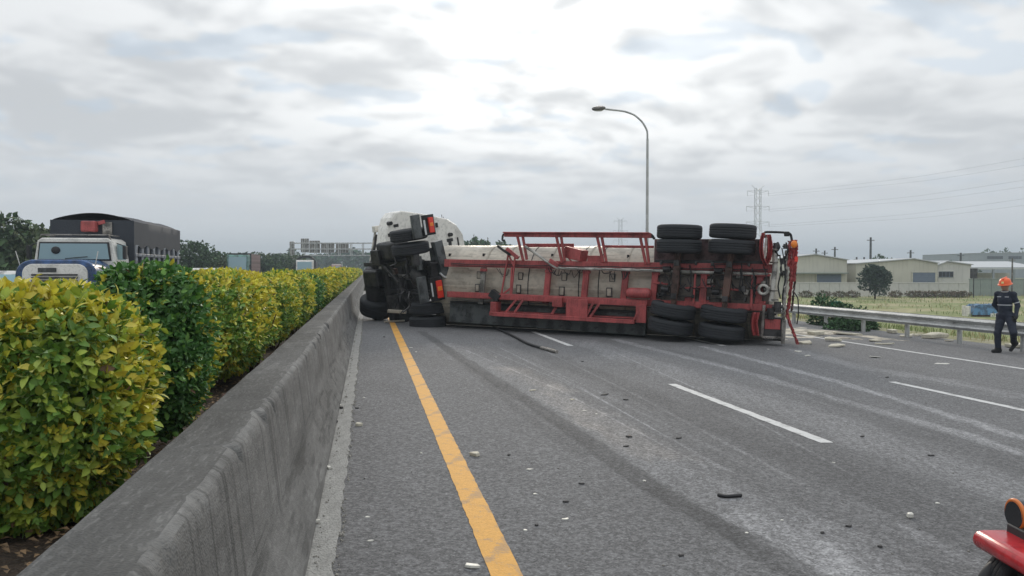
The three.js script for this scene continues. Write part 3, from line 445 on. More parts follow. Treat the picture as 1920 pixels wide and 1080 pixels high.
{
  const [, H, right, b] = pylon(1420, 348, 380, 'tall lattice power pylon standing behind the tanker rear wheels');
  pylon(1163, 408, 640, 'small distant power pylon seen over the tanker side frame');
  const wire = plain(0.25, 0.26, 0.28, 0.6);
  for (const [t, l, ye] of [[0.885, 0.115, 300], [0.715, 0.125, 347], [0.545, 0.125, 385]]) for (const e of [-1, 1]) {
    const A = V(b[0] + right.x * e * H * l, GY + H * t, b[2] + right.z * e * H * l), B = at(2200 , ye - 45 + e * 8, 250), mid = A.clone().add(B).multiplyScalar(0.5); mid.y -= 2.6;
    tag(mesh('power_line', tubeG([A.toArray(), mid.toArray(), B.toArray()], 0.035, 40, 5), wire), 'thin power line running from the tall pylon over the field', 'cable', 'power lines');
  }
}
// factory buildings beyond the field
const wallMat = (r, g, b, s) => { const t = tex(256, 256, (u, v) => { const a = wrapNoise(u, v, 5, 4, s), n = wrapNoise(u * 3 % 1, v * 0.2, 20, 2, s + 1), k = 0.86 + 0.2 * a - 0.1 * sstep(0.55, 0.8, n); return [toS(r * k), toS(g * k), toS(b * k)]; }); return new THREE.MeshStandardMaterial({ map: t, roughness: 0.85 }); };
const creamWall = wallMat(0.56, 0.545, 0.46, 81), whiteWall = wallMat(0.60, 0.59, 0.55, 84), greyWall = wallMat(0.28, 0.31, 0.33, 87), roofMat = wallMat(0.55, 0.57, 0.58, 90), shutterMat = wallMat(0.17, 0.21, 0.27, 92), greenGrey = wallMat(0.27, 0.31, 0.28, 94);
const rightV = ray(1060, 505).sub(ray(960, 505)).normalize(), faceTurn = Math.atan2(-rightV.z, rightV.x);
function building(px0, px1, eave, ridge, d, deep, wall, label, o = {}) {
  const k = d / F_PX, c = (px0 + px1) / 2, p = at(c, 505, d), W = (px1 - px0) * k, g = group(o.name || 'factory_building', [p.x, GY - 0.1, p.z], faceTurn), y = (py) => at(c, py, d).y - GY + 0.1, X = (px) => (px - c) * k;
  const he = y(eave), hr = y(ridge), rx = o.ridgePx ? X(o.ridgePx) : 0;
  const s = new THREE.Shape([[-W / 2, 0], [W / 2, 0], [W / 2, he], [rx, hr], [-W / 2, o.eaveL ? y(o.eaveL) : he]].map((q) => new THREE.Vector2(...q)));
  const body = new THREE.ExtrudeGeometry(s, { depth: deep, bevelEnabled: false }); body.translate(0, 0, -deep); mesh('wall', boxUV(body, 0.12), wall, g);
  const rt = 0.12, ov = 0.35, eL = o.eaveL ? y(o.eaveL) : he;
  const slope = (x0, y0, x1, y1) => { const L = Math.hypot(x1 - x0, y1 - y0), q = boxG(L + ov, rt, deep + 0.6, 0, 0, 0); q.rotateZ(Math.atan2(y1 - y0, x1 - x0)); q.translate((x0 + x1) / 2, (y0 + y1) / 2 + 0.09, -deep / 2); return q; };
  const rf = mesh('roof', join([slope(-W / 2, eL, rx, hr), slope(rx, hr, W / 2, he)]), o.roof || roofMat, g);
  for (const [a, b, t, e, kind] of o.openings || []) {
    const w = X(b) - X(a), h = y(t) - y(e), fr = mesh(kind === 'window' ? 'window' : 'shutter', boxG(w, h, 0.16, (X(a) + X(b)) / 2, (y(t) + y(e)) / 2, 0.02), shutterMat, g);
    const sl = []; const n = Math.max(3, Math.round(h / 0.25)); if (kind !== 'window') for (let i = 0; i < n; i++) sl.push(boxG(w * 0.96, h / n * 0.7, 0.04, (X(a) + X(b)) / 2, y(e) + h * (i + 0.5) / n, 0.11)); else for (let i = 0; i < 4; i++) sl.push(boxG(w / 4 - 0.08, h - 0.16, 0.02, X(a) + w * (i + 0.5) / 4, y(e) + h / 2, 0.105));
    mesh(kind === 'window' ? 'pane' : 'slats', join(sl), kind === 'window' ? M.black : shutterMat, fr);
    mesh('frame', join([boxG(w + 0.24, 0.12, 0.24, (X(a) + X(b)) / 2, y(t) + 0.06, 0.03), boxG(0.12, h, 0.24, X(a) - 0.06, (y(t) + y(e)) / 2, 0.03), boxG(0.12, h, 0.24, X(b) + 0.06, (y(t) + y(e)) / 2, 0.03)]), wall, fr);
  }
  if (o.canopy) { const [a, b, t] = o.canopy; mesh('canopy', boxG(X(b) - X(a), 0.14, 1.2, (X(a) + X(b)) / 2, y(t), 0.6), greenGrey, g); }
  return tag(g, label, 'building', o.grp);
}
building(1440, 1588, 488, 478, 104, 24, creamWall, 'cream factory hall with low gable behind the tanker rear end', { ridgePx: 1528, openings: [[1531, 1577, 514, 531]], canopy: [1455, 1585, 512] });
building(1590, 1606, 500, 499, 112, 14, whiteWall, 'narrow white annexe between two factory halls', { openings: [[1592, 1600, 508, 527, 'window']] });
building(1606, 1758, 494, 486, 104, 26, creamWall, 'wide cream gabled factory hall behind the lone round tree', { ridgePx: 1712, eaveL: 495, openings: [[1711, 1753, 511, 532]] });
building(1759, 1821, 497, 491, 106, 20, whiteWall, 'white factory hall with a dark strip window', { ridgePx: 1775, openings: [[1759, 1787, 509, 520, 'window']] });
building(1832, 1990, 475, 474, 300, 40, greyWall, 'flat grey hall far behind the white shed', { openings: [[1850, 1880, 480, 486, 'window'], [1890, 1915, 480, 486, 'window']] });
{ // open shed
  const d = 118, k = d / F_PX, c = 1880, p = at(c, 505, d), g = group('open_shed', [p.x, GY - 0.1, p.z], faceTurn), X = (px) => (px - c) * k, y = (py) => at(c, py, d).y - GY + 0.1; tag(g, 'long open shed with pale roof beside the white factory hall', 'shed');
  mesh('roof', join([boxG(X(1960) - X(1806), 0.25, 9, (X(1960) + X(1806)) / 2, y(497), -4.5, 0.12)]), roofMat, g);
  for (const px of [1824, 1864, 1903, 1945]) mesh('post', boxG(0.28, y(502), 0.28, X(px), y(502) / 2, -0.2), greyWall, g);
  mesh('back_wall', boxG(X(1960) - X(1820), y(512), 0.2, (X(1960) + X(1820)) / 2, y(512) / 2, -8.5), whiteWall, g);
  mesh('beam', boxG(X(1960) - X(1820), 0.3, 0.3, (X(1960) + X(1820)) / 2, y(503), -0.2), greyWall, g);
}
{
  const wallAlong = (px0, px1, top, d, m, label, n) => { const k = d / F_PX, c = (px0 + px1) / 2, p = at(c, 505, d), W = (px1 - px0) * k, h = at(c, top, d).y - GY, g = group('boundary_wall', [p.x, GY, p.z], faceTurn); for (let i = 0; i < n; i++) { const w = W / n; mesh('wall_panel', boxG(w - 0.03, h + 0.1, 0.18, -W / 2 + w * (i + 0.5), h / 2 - 0.05, 0), m, g); } mesh('coping', boxG(W + 0.1, 0.1, 0.28, 0, h + 0.05, 0), m, g); return tag(g, label, 'wall'); };
  wallAlong(1480, 1816, 531, 97, whiteWall, 'low white boundary wall in front of the factory halls', 18);
  wallAlong(1818, 2020, 524, 99, greenGrey, 'low grey green boundary wall in front of the open shed', 10);
  for (const [px, t, d] of [[1632, 445, 130], [1707, 469, 140], [1801, 474, 140], [1530, 466, 150], [1565, 463, 150], [1546, 470, 160], [1606, 482, 150], [1620, 482, 155]]) { const b = onGround(px, d), h = at(px, t, d).y - GY, g = group('utility_pole', b); mesh('pole', rodG([0, 0, 0], [0, h, 0], 0.22, 0.16, 8), M.greyPanel, g); mesh('cross_arm', boxG(1.4, 0.12, 0.12, 0, h - 0.5, 0), M.greyPanel, g); tag(g, 'thin grey pole rising behind the factory roofs', 'pole', 'poles behind the factory'); }
  { const b = onGround(1898, 80), h = at(1898, 484, 80).y - GY, g = group('utility_pole', b); mesh('pole', rodG([0, 0, 0], [0, h, 0], 0.10, 0.07, 8), M.steel, g); mesh('cross_arm', boxG(0.7, 0.08, 0.08, 0, h - 0.2, 0), M.steel, g); tag(g, 'slim grey pole in the field behind the walking person', 'pole'); }
  { const b = onGround(1826, 92), g = group('signal_post', b); const h = at(1826, 508, 92).y - GY; mesh('post', rodG([0, 0, 0], [0, h, 0], 0.06, 0.06, 8), M.darkSteel, g); mesh('box', boxG(0.7, 1.2, 0.4, 0, h - 0.3, 0), M.darkSteel, g); tag(g, 'dark box on a short post before the shed', 'post'); }
}
{ // blue tarp over a stack in the field
  const b = onGround(1840, 56), g = group('covered_stack', b, faceTurn); tag(g, 'low stack under a blue tarp on the field behind the walking person', 'stack');
  const n = 16, pos = [], idx = []; for (let j = 0; j <= n; j++) for (let i = 0; i <= n; i++) { const u = i / n * 2 - 1, v = j / n * 2 - 1, e = Math.max(Math.abs(u), Math.abs(v)); pos.push(u * 0.95, 0.12 + 0.72 * sstep(1, 0.75, e) * (0.85 + 0.3 * fbm(u * 3 + 4, v * 3, 2)) + 0.02 * vnoise(u * 9, v * 9), v * 0.7); }
  for (let j = 0; j < n; j++) for (let i = 0; i < n; i++) { const a = j * (n + 1) + i, c = a + n + 1; idx.push(a, c, a + 1, a + 1, c, c + 1); } const q = new THREE.BufferGeometry(); q.setAttribute('position', new THREE.Float32BufferAttribute(pos, 3)); q.setIndex(idx); q.computeVertexNormals();
  mesh('tarp', boxUV(q), paint(0.09, 0.25, 0.45, 0.55), g).geometry.computeVertexNormals(); mesh('pallet', join([boxG(1.7, 0.14, 1.2, 0, 0.07, 0)]), M.rust, g); mesh('end_board', boxG(0.12, 0.75, 0.9, -1.05, 0.37, 0), M.white, g); mesh('foot_board', boxG(0.5, 0.25, 0.1, 0.5, 0.12, 0.75), M.white, g);
}
{ const p = at(1566, 562, 27), g = group('green_box', [p.x, -0.95, p.z], faceTurn); mesh('cabinet', boxG(0.36, 0.42, 0.25, 0, 1.28, 0, 0, 0, 0, 0.02), paint(0.02, 0.22, 0.11, 0.5), g); mesh('post', boxG(0.08, 1.2, 0.08, 0, 0.5, 0), M.galv, g); mesh('plate', boxG(0.10, 0.18, 0.02, -0.05, 1.18, 0.135), M.white, g); tag(g, 'small green box on a post among bushes behind the guardrail', 'box'); }

// ---------------------------------------------------------------- the overturned tanker
function frame(g, X, Y, Z, O) {                                     // places group g on axes X Y Z at O and returns pick(px, py, axis, value): where a photo ray meets the plane axis = value
  const m = new THREE.Matrix4().makeBasis(X, Y, Z); g.quaternion.setFromRotationMatrix(m); g.position.copy(O); g.updateMatrixWorld(true);
  const inv = g.matrixWorld.clone().invert(), c = camera.position.clone().applyMatrix4(inv);
  return (px, py, axis, val) => { const p = ray(px, py).add(camera.position).applyMatrix4(inv), d = p.sub(c), t = (val - c[axis]) / d[axis]; return V(c.x + d.x * t, c.y + d.y * t, c.z + d.z * t); };
}
function tyreG(R, W, seg = 40) {                                    // tyre standing on axis y
  const h = W / 2; return boxUV(latheG([[R * 0.56, -h * 0.80], [R * 0.62, -h * 0.98], [R * 0.86, -h], [R * 0.955, -h * 0.90], [R * 0.99, -h * 0.72], [R, -h * 0.5], [R, -h * 0.40], [R * 0.975, -h * 0.385], [R * 0.975, -h * 0.33], [R, -h * 0.31], [R, -h * 0.05], [R * 0.975, -h * 0.035], [R * 0.975, h * 0.035], [R, h * 0.05], [R, h * 0.31], [R * 0.975, h * 0.33], [R * 0.975, h * 0.385], [R, h * 0.40], [R, h * 0.5], [R * 0.99, h * 0.72], [R * 0.955, h * 0.90], [R * 0.86, h], [R * 0.62, h * 0.98], [R * 0.56, h * 0.80]], seg), 2);
}
const tyreGeo = tyreG(0.56, 0.345), rimGeo = boxUV(latheG([[0.001, -0.06], [0.12, -0.07], [0.14, -0.03], [0.24, 0.0], [0.27, -0.09], [0.31, -0.12], [0.31, 0.12], [0.27, 0.09], [0.24, 0.04], [0.001, 0.04]], 28));
function dualWheel(parent, a, b, name = 'dual_wheel', s = 1) {       // two tyres on one hub, centres a and b
  const w = new THREE.Group(); w.name = name; parent.add(w); w.position.copy(a.clone().add(b).multiplyScalar(0.5)); const dir = b.clone().sub(a), L = dir.length(); w.quaternion.setFromUnitVectors(V(0, 1, 0), dir.normalize()); w.scale.setScalar(s);
  for (const e of [-1, 1]) { const t = mesh('tyre', tyreGeo, M.rubber, w); t.position.y = e * L / 2 / s; const r = mesh('rim', rimGeo, M.rust, w); r.position.y = e * L / 2 / s; if (e < 0) r.rotation.x = Math.PI; }
  return w;
}
function ribbonG(pts, w, t, seed, rough = 0.03, n = 26) {            // crumpled sheet-metal strip
  const c = new THREE.CatmullRomCurve3(pts.map((p) => V(...p))), R = rng(seed), pos = [], idx = [];
  for (let i = 0; i <= n; i++) { const p = c.getPoint(i / n), j = () => (R() - 0.5) * rough * 2; for (const [sx, sz] of [[-1, -1], [-0.2, 0.9], [0.35, 0.3], [1, 1], [1, 0.4], [-1, -1.6]]) pos.push(p.x + sx * w / 2 + j(), p.y + j() * 0.5, p.z + sz * t / 2 + j()); if (i) for (let k = 0; k < 6; k++) { const a = (i - 1) * 6 + k, b = (i - 1) * 6 + (k + 1) % 6; idx.push(a, b, a + 6, b, b + 6, a + 6); } }
  const g = new THREE.BufferGeometry(); g.setAttribute('position', new THREE.Float32BufferAttribute(pos, 3)); g.setIndex(idx); return boxUV(toCreasedNormals(g, 0.6));
}
{
  const g = new THREE.Group(); g.name = numbered('tanker_trailer'); scene.add(g);
  tag(g, 'overturned red framed tanker trailer lying on its side across the lanes', 'trailer');
  const X = V(0.832, -0.0166, 0.555).normalize(), Zr = V(-0.555, 0, 0.832), Y = V().crossVectors(Zr, X).normalize(), Z = V().crossVectors(X, Y);
  const pick = frame(g, X, Y, Z, V(6.83, groundY(6.83), -19.04));
  const T = (px, py, z) => pick(px, py, 'z', z).toArray();
  const bar = (name, mat, a, b, w, h, parent = g) => mesh(name, barG(T(...a), T(...b), w, h), mat, parent);
  const slab = (name, mat, x0, y0, x1, y1, z, dz, parent = g) => { const a = T(x0, y0, z), b = T(x1, y1, z); return mesh(name, boxG(Math.abs(b[0] - a[0]), Math.abs(a[1] - b[1]), dz, (a[0] + b[0]) / 2, (a[1] + b[1]) / 2, z - dz / 2), mat, parent); };
  // tank
  const xl = T(836, 520, -1.3)[0], xr = T(1446, 520, -1.0)[0], top = T(1050, 461, -1.35)[1], ry = top / 2 - 0.005, rz = 1.08, zc = -1.35, L = xr - xl;
  const tp = [[0.001, -L / 2 - 0.16], [0.55, -L / 2 - 0.13], [0.88, -L / 2 - 0.05], [1, -L / 2 + 0.06]]; for (let i = 1; i < 12; i++) tp.push([1, mix(-L / 2 + 0.06, L / 2 - 0.06, i / 12)]); tp.push([1, L / 2 - 0.06], [0.88, L / 2 + 0.05], [0.55, L / 2 + 0.13], [0.001, L / 2 + 0.16]);
  const tg = latheG(tp, 64, 'x'); tg.scale(1, ry, rz); tg.computeVertexNormals(); const tank = mesh('tank', tg, M.cream, g); tank.position.set((xl + xr) / 2, ry + 0.005, zc);
  { const uv = tg.attributes.uv; for (let i = 0; i < uv.count; i++) uv.setXY(i, uv.getX(i) * 2.5, uv.getY(i) * 4); }
  const surf = (y) => zc + rz * Math.sqrt(Math.max(0, 1 - Math.pow((y - ry) / ry, 2)));
  const ring = (px, w, m, name, out) => { const q = new THREE.CylinderGeometry(1, 1, w, 56, 1, true); q.rotateZ(Math.PI / 2); q.scale(1, ry + out, rz + out); const r = mesh(name, boxUV(q), m, tank); r.material = m; r.position.x = T(px, 525, -0.27)[0] - tank.position.x; return r; };
  for (const px of [990, 1085, 1122]) ring(px, 0.03, M.darkSteel, 'seam', 0.006);
  for (const px of [905, 945, 1027, 1098, 1172, 1300, 1400]) ring(px, 0.05, M.cream, 'hoop', 0.018);
  for (const [px, py, w, h] of [[897, 516, 9, 13], [895, 540, 9, 14], [975, 518, 9, 13], [972, 542, 9, 15], [1057, 519, 10, 14], [1053, 546, 10, 15], [1147, 521, 10, 14], [1142, 548, 10, 15]]) {
    const c = T(px, py, -0.25), z = surf(c[1]), k = 21.5 / F_PX / 0.9, P = mesh('pad', boxG(w * k, h * k, 0.05, c[0] - tank.position.x, c[1] - tank.position.y, z - zc), M.darkSteel, tank);
    mesh('plate', boxG(w * k - 0.05, h * k - 0.05, 0.05, c[0] - tank.position.x, c[1] - tank.position.y, z - zc + 0.012), M.cream, P);
  }
  for (const [px, py] of [[847, 478], [910, 478], [1038, 479], [1180, 481]]) { const c = T(px, py, -0.75); mesh('lug', boxG(0.06, 0.09, 0.10, c[0] - tank.position.x, c[1] - tank.position.y, surf(c[1]) - zc), M.chassis, tank); }
  // frame rails with flanges, cross members
  const rail = (name, y0, y1, x0, x1, h, mat) => { const a = T(x0, y0, 0), b = T(x1, y1, 0), r = mesh(name, barG([a[0], a[1], -0.12], [b[0], b[1], -0.12], 0.24, 0.03), mat, g); mesh('flange', join([barG([a[0], a[1] + h / 2, -0.01], [b[0], b[1] + h / 2, -0.01], 0.03, h), barG([a[0], a[1] + h / 2, -0.24], [b[0], b[1] + h / 2, -0.24], 0.025, h * 0.9)]), mat, r); return r; };
  rail('frame_rail', 499, 511, 833, 1450, 0.20, M.red); rail('frame_rail', 556, 583, 838, 1450, 0.15, M.red);
  for (const [px, w, m] of [[905, 0.05, M.steel], [1027, 0.10, M.red], [1098, 0.11, M.red], [1172, 0.11, M.red], [1228, 0.14, M.red], [1320, 0.10, M.red], [1425, 0.12, M.red]]) bar('cross_member', m, [px + 3, 497, -0.1], [px - 4, 570, -0.1], w, 0.16);
  // brake lines along the rails, gussets at the cross members, loose cables
  for (const [y0, y1, z, r] of [[494, 506, 0.05, 0.012], [497, 509, 0.06, 0.009], [561, 586, 0.03, 0.012]]) { const p = []; for (let i = 0; i <= 12; i++) { const x = mix(845, 1440, i / 12), q = T(x, mix(y0, y1, i / 12) + (i % 2 ? 1.2 : -0.6), z); p.push(q); } mesh('brake_line', tubeG(p, r, 90, 6), M.black, g); }
  for (const px of [905, 1027, 1098, 1172, 1228, 1320, 1425]) for (const [py, e] of [[503, 1], [560, -1]]) { const c = T(px + 2, py + (px - 900) * 0.02 + e * 3, -0.03); mesh('gusset', join([boxG(0.22, 0.08, 0.02, c[0], c[1], c[2]), boxG(0.05, 0.05, 0.05, c[0] - 0.07, c[1], c[2] + 0.02), boxG(0.05, 0.05, 0.05, c[0] + 0.07, c[1], c[2] + 0.02)]), M.red, g); }
  { const R = rng(311); for (let i = 0; i < 12; i++) { const x = 860 + 360 * R(), y = 500 + R() * 8, s = 8 + 16 * R(); mesh('cable', tubeG([T(x, y, 0.02), T(x + s * 0.3, y + 8 + 10 * R(), 0.05), T(x + s * 0.8, y + 6 + 12 * R(), 0.05), T(x + s, y + 2, 0.02)], 0.008 + 0.006 * R(), 14, 5), M.black, g); } for (let i = 0; i < 16; i++) { const c = T(1235 + 205 * R(), 516 + 52 * R(), -0.08), w = 0.06 + 0.16 * R(); mesh('bracket', boxG(w, 0.05 + 0.1 * R(), 0.08, c[0], c[1], c[2], 0, 0, (R() - 0.5) * 0.5), [M.chassis, M.steel, M.rust, M.red][i % 4], g); } for (let i = 0; i < 14; i++) { const x = 1236 + 200 * R(), y = 490 + 25 * R(); mesh('cable', tubeG([T(x, y, 0.05), T(x + 10 * (R() - 0.3), y + 14, 0.12), T(x + 16 * (R() - 0.3), y + 28 + 10 * R(), 0.10), T(x + 20 * (R() - 0.2), y + 42 + 14 * R(), 0)], 0.009 + 0.008 * R(), 16, 5), M.black, g); } }
  // landing gear struts
  for (const [a, b] of [[[953, 476], [940, 553]], [[953, 476], [964, 500]], [[966, 478], [959, 552]], [[960, 500], [957, 553]], [[942, 552], [958, 540]]]) bar('landing_leg', M.red, [...a, 0.08], [...b, 0.10], 0.045, 0.045);
  bar('foot_plate', M.chassis, [934, 461, 0.15], [958, 478, 0.12], 0.20, 0.07); bar('foot_arm', M.red, [950, 466, 0.12], [972, 484, 0.06], 0.16, 0.10);
  bar('landing_foot', M.chassis, [921, 548, 0.12], [937, 560, 0.12], 0.2, 0.22);
  // side guard that now stands on top
  const guard = mesh('side_guard', join([barG(T(946, 440, 0.05), T(1222, 442, 0.05), 0.10, 0.12), barG(T(946, 436, 0.05), T(1218, 437, 0.05), 0.28, 0.03)]), M.red, g);
  mesh('end_hook', tubeG([T(948, 437, 0.05), T(943, 441, 0.05), T(942, 450, 0.08), T(946, 451, 0.1)], 0.03, 14, 8), M.chassis, guard); mesh('end_hook', tubeG([T(1214, 437, 0.05), T(1222, 441, 0.05), T(1227, 448, 0.06)], 0.035, 12, 8), M.chassis, guard);
  for (const [x0, x1, yb] of [[970, 981, 489], [980, 988, 487], [1043, 1054, 493], [1052, 1059, 490], [1119, 1131, 492], [1128, 1137, 491], [1200, 1211, 496], [1210, 1217, 495]]) bar('guard_post', M.red, [x0, 442, 0.05], [x1, yb, 0.02], 0.06, 0.07);
  bar('guard_rail', M.red, [985, 460, -0.5], [1076, 460, -0.5], 0.06, 0.10); bar('guard_rail', M.red, [1134, 462, -0.5], [1226, 463, -0.5], 0.06, 0.07);
  bar('valve_box', M.red, [1064, 472, -0.25], [1095, 480, -0.05], 0.32, 0.30); slab('valve_plate', M.red, 1101, 479, 1130, 492, -0.1, 0.12);
  bar('valve_stay', M.red, [1066, 484, -0.1], [1076, 496, 0], 0.03, 0.03);
  mesh('tank_pipe', tubeG([T(984, 462, 0.12), T(1000, 472, 0.11), T(1022, 488, 0.1), T(1040, 500, 0.1), T(1050, 503, 0.1), T(1100, 504, 0.1), T(1180, 506, 0.1), T(1300, 510, 0.06), T(1440, 514, 0)], 0.038, 60, 10), M.whitePipe, g);
  bar('pipe_strap', M.red, [1030, 488, 0.12], [1047, 498, 0.13], 0.05, 0.12);
  // side tray that now lies below: two beams, cheeks, struts, centre panel
  bar('dark_flank_panel', M.greyPanel, [846, 583, -0.42], [1212, 607, -0.42], 0.20, 0.62); bar('dark_flank_lip', M.chassis, [846, 566, -0.30], [1212, 586, -0.30], 0.05, 0.06);  // dark panel and lip added to darken the tank's lower flank
  const tray = bar('side_tray', M.red, [936, 556, 0.12], [1214, 569, 0.12], 0.10, 0.16);
  bar('tray_beam', M.red, [919, 588, 0.28], [1190, 603, 0.28], 0.14, 0.10, tray); bar('tray_lip', M.red, [922, 591, 0.34], [1188, 606, 0.34], 0.03, 0.04, tray);
  bar('tray_floor', M.red, [925, 583, -0.15], [1200, 596, -0.15], 0.5, 0.03, tray);
  slab('tray_cheek', M.red, 919, 566, 930, 591, 0.28, 0.35, tray);
  for (const [a, b] of [[[968, 562], [948, 586]], [[980, 563], [964, 587]], [[1045, 572], [1034, 590]], [[1112, 568], [1098, 594]], [[1124, 569], [1106, 595]], [[1202, 570], [1190, 600]]]) bar('tray_strut', M.red, [...a, 0.16], [...b, 0.26], 0.05, 0.06, tray);
  slab('tray_box', M.red, 1035, 557, 1053, 576, 0.30, 0.30, tray); slab('tray_panel', M.red, 1061, 560, 1101, 598, 0.32, 0.06, tray);
  slab('tray_cheek', M.red, 1192, 571, 1211, 606, 0.24, 0.10, tray);
  { const a = T(1174, 548, 0.15), b = T(1222, 551, 0.15), q = latheG([[0.001, -0.36], [0.08, -0.345], [0.125, -0.29], [0.135, -0.2], [0.135, 0.2], [0.125, 0.29], [0.08, 0.345], [0.001, 0.36]], 24, 'x'); const m = mesh('air_tank', boxUV(q), M.red, g); m.position.set((a[0] + b[0]) / 2, (a[1] + b[1]) / 2, 0.15); m.scale.x = (b[0] - a[0]) / 0.72; }
  // axles, wheels, suspension
  for (const [ut, lt, us, ls] of [[[1274, 435, 1273, 462], [1262, 581, 1257, 611], 1, 1], [[1374, 434, 1372, 463], [1357, 588, 1353, 621], 1, 1]]) {
    const zA = 0.16, u0 = V(...T(ut[0], ut[1], zA)), u1 = V(...T(ut[2], ut[3], zA)), l0 = V(...T(lt[0], lt[1], zA)), l1 = V(...T(lt[2], lt[3], zA));
    const ax = mesh('axle', join([rodG(u1.toArray(), l0.toArray(), 0.072, 0.072, 14), barG(u1.clone().lerp(l0, 0.30).toArray(), u1.clone().lerp(l0, 0.74).toArray(), 0.17, 0.17)]), M.rust, g);
    for (const t of [0.26, 0.78]) { const c = u1.clone().lerp(l0, t); mesh('spring', join([0, 1, 2, 3].map((k) => barG([c.x - 0.42 + 0.06 * k, c.y, c.z - 0.12 - 0.022 * k], [c.x + 0.42 - 0.06 * k, c.y, c.z - 0.12 - 0.022 * k], 0.08, 0.018))), M.chassis, ax); mesh('hanger', join([boxG(0.06, 0.09, 0.34, c.x - 0.44, c.y, c.z - 0.26), boxG(0.06, 0.09, 0.34, c.x + 0.44, c.y, c.z - 0.26), boxG(0.14, 0.14, 0.06, c.x, c.y, c.z + 0.1)]), M.darkSteel, ax); }
    for (const t of [0.36, 0.68]) { const c = u1.clone().lerp(l0, t), q = rodG([c.x - 0.16, c.y, c.z], [c.x - 0.34, c.y, c.z], 0.075, 0.075, 14); mesh('brake_chamber', q, M.chassis, ax); }
    dualWheel(g, u1, u0, 'dual_wheel', us); dualWheel(g, l1, l0, 'dual_wheel', ls);
  }
  for (const [a, b, w] of [[[1240, 508], [1445, 516], 0.06], [[1285, 540], [1340, 536], 0.04], [[1305, 500], [1300, 570], 0.05], [[1324, 515], [1322, 575], 0.04], [[1395, 545], [1352, 540], 0.05], [[1412, 505], [1408, 580], 0.06], [[1225, 530], [1252, 533], 0.045]]) bar('chassis_brace', M.red, [...a, 0.0], [...b, 0.0], w, w);
  slab('brown_panel', M.brownPlate, 1232, 514, 1442, 574, -0.17, 0.05); slab('subframe_beam', M.chassis, 1228, 487, 1432, 511, -0.08, 0.2); slab('fender_box', M.shadedRed, 1227, 448, 1428, 500, -0.42, 0.4);  // brown panel added to darken the tank; fender box has shade in its colour
  for (let i = 0; i < 7; i++) { const x = 1235 + i * 27; mesh('brake_hose', tubeG([T(x, 522, 0.05), T(x + 6, 536, 0.12), T(x + 14, 541, 0.1), T(x + 24, 533, 0.05)], 0.014, 14, 6), M.black, g); }
  slab('junction_box', M.darkSteel, 1385, 536, 1398, 548, 0.05, 0.12); slab('spring_seat', M.steel, 1380, 512, 1394, 522, 0.0, 0.12);
  // mudguards over the upper wheels' rear, tank valve gear
  mesh('mudguard', ribbonG([T(1431, 437, 0.1), T(1427, 455, 0.25), T(1428, 480, 0.3), T(1436, 498, 0.2)], 0.12, 0.5, 71, 0.006), M.red, g);
  mesh('mudguard', ribbonG([T(1440, 440, -0.1), T(1443, 460, 0.05), T(1441, 482, 0.1), T(1434, 497, 0.1)], 0.16, 0.4, 72, 0.008), M.red, g);
  mesh('mudguard', ribbonG([T(1417, 585, 0.1), T(1413, 605, 0.2), T(1416, 628, 0.2)], 0.22, 0.5, 73, 0.008), M.red, g);
  bar('mudguard_edge', M.whitePipe, [1437, 446, 0.22], [1432, 492, 0.28], 0.03, 0.05);
  mesh('rear_bracket', tubeG([T(1434, 446, -0.1), T(1433, 436, -0.1), T(1444, 435, -0.1), T(1470, 436, -0.1), T(1482, 439, -0.1), T(1485, 452, -0.1)], 0.028, 30, 8), M.chassis, g); slab('bracket_clamp', M.chassis, 1470, 434, 1480, 443, 0, 0.12);
  mesh('discharge_pipe', tubeG([T(1453, 470, 0), T(1453, 500, 0.08), T(1449, 540, 0.1), T(1446, 565, 0.1)], 0.062, 24, 14), M.whitePipe, g);
  for (const py of [468, 492, 545, 562]) { const c = T(1451, py, 0.08), q = new THREE.CylinderGeometry(0.10, 0.10, 0.035, 18); const m = mesh('pipe_flange', q, M.steel, g); m.position.set(...c); }
  { const c = T(1431, 543, 0.22), q = new THREE.TorusGeometry(0.105, 0.035, 10, 24); const m = mesh('outlet_ring', q, M.whitePipe, g); m.position.set(...c); const e = new THREE.CylinderGeometry(0.09, 0.09, 0.3, 20, 1, true); e.rotateX(Math.PI / 2); const n = mesh('outlet_pipe', e, M.black, g); n.position.set(c[0], c[1], c[2] - 0.15); mesh('outlet_pipe', rodG([c[0], c[1], c[2] - 0.2], T(1448, 540, 0.02), 0.07, 0.07, 12), M.steel, g); }
  for (const [x, y0, y1, r] of [[1462, 478, 560, 0.018], [1466, 465, 520, 0.014], [1470, 480, 590, 0.02], [1458, 455, 480, 0.03], [1474, 455, 500, 0.02]]) mesh('hose', tubeG([T(x, y0, 0.02), T(x + 3, mix(y0, y1, 0.35), 0.1), T(x - 3, mix(y0, y1, 0.7), 0.06), T(x + 1, y1, 0)], r, 20, 7), M.black, g);
  for (const [x, y, s] of [[1455, 463, 0.16], [1472, 462, 0.10], [1468, 490, 0.12], [1458, 575, 0.2], [1470, 512, 0.10], [1445, 588, 0.22]]) { const c = T(x, y, 0.05); mesh('valve', join([rodG([c[0], c[1] - s * 0.6, c[2]], [c[0], c[1] + s * 0.6, c[2]], s * 0.42, s * 0.42, 12), rodG([c[0] - s * 0.6, c[1], c[2]], [c[0] + s * 0.6, c[1], c[2]], s * 0.2, s * 0.2, 10)]), M.darkSteel, g); }
  slab('side_plate', M.cream, 1405, 508, 1440, 575, -0.22, 0.04); slab('locker', M.darkSteel, 1432, 595, 1468, 640, 0.02, 0.45); slab('locker_front', M.red, 1434, 598, 1463, 618, 0.05, 0.03);
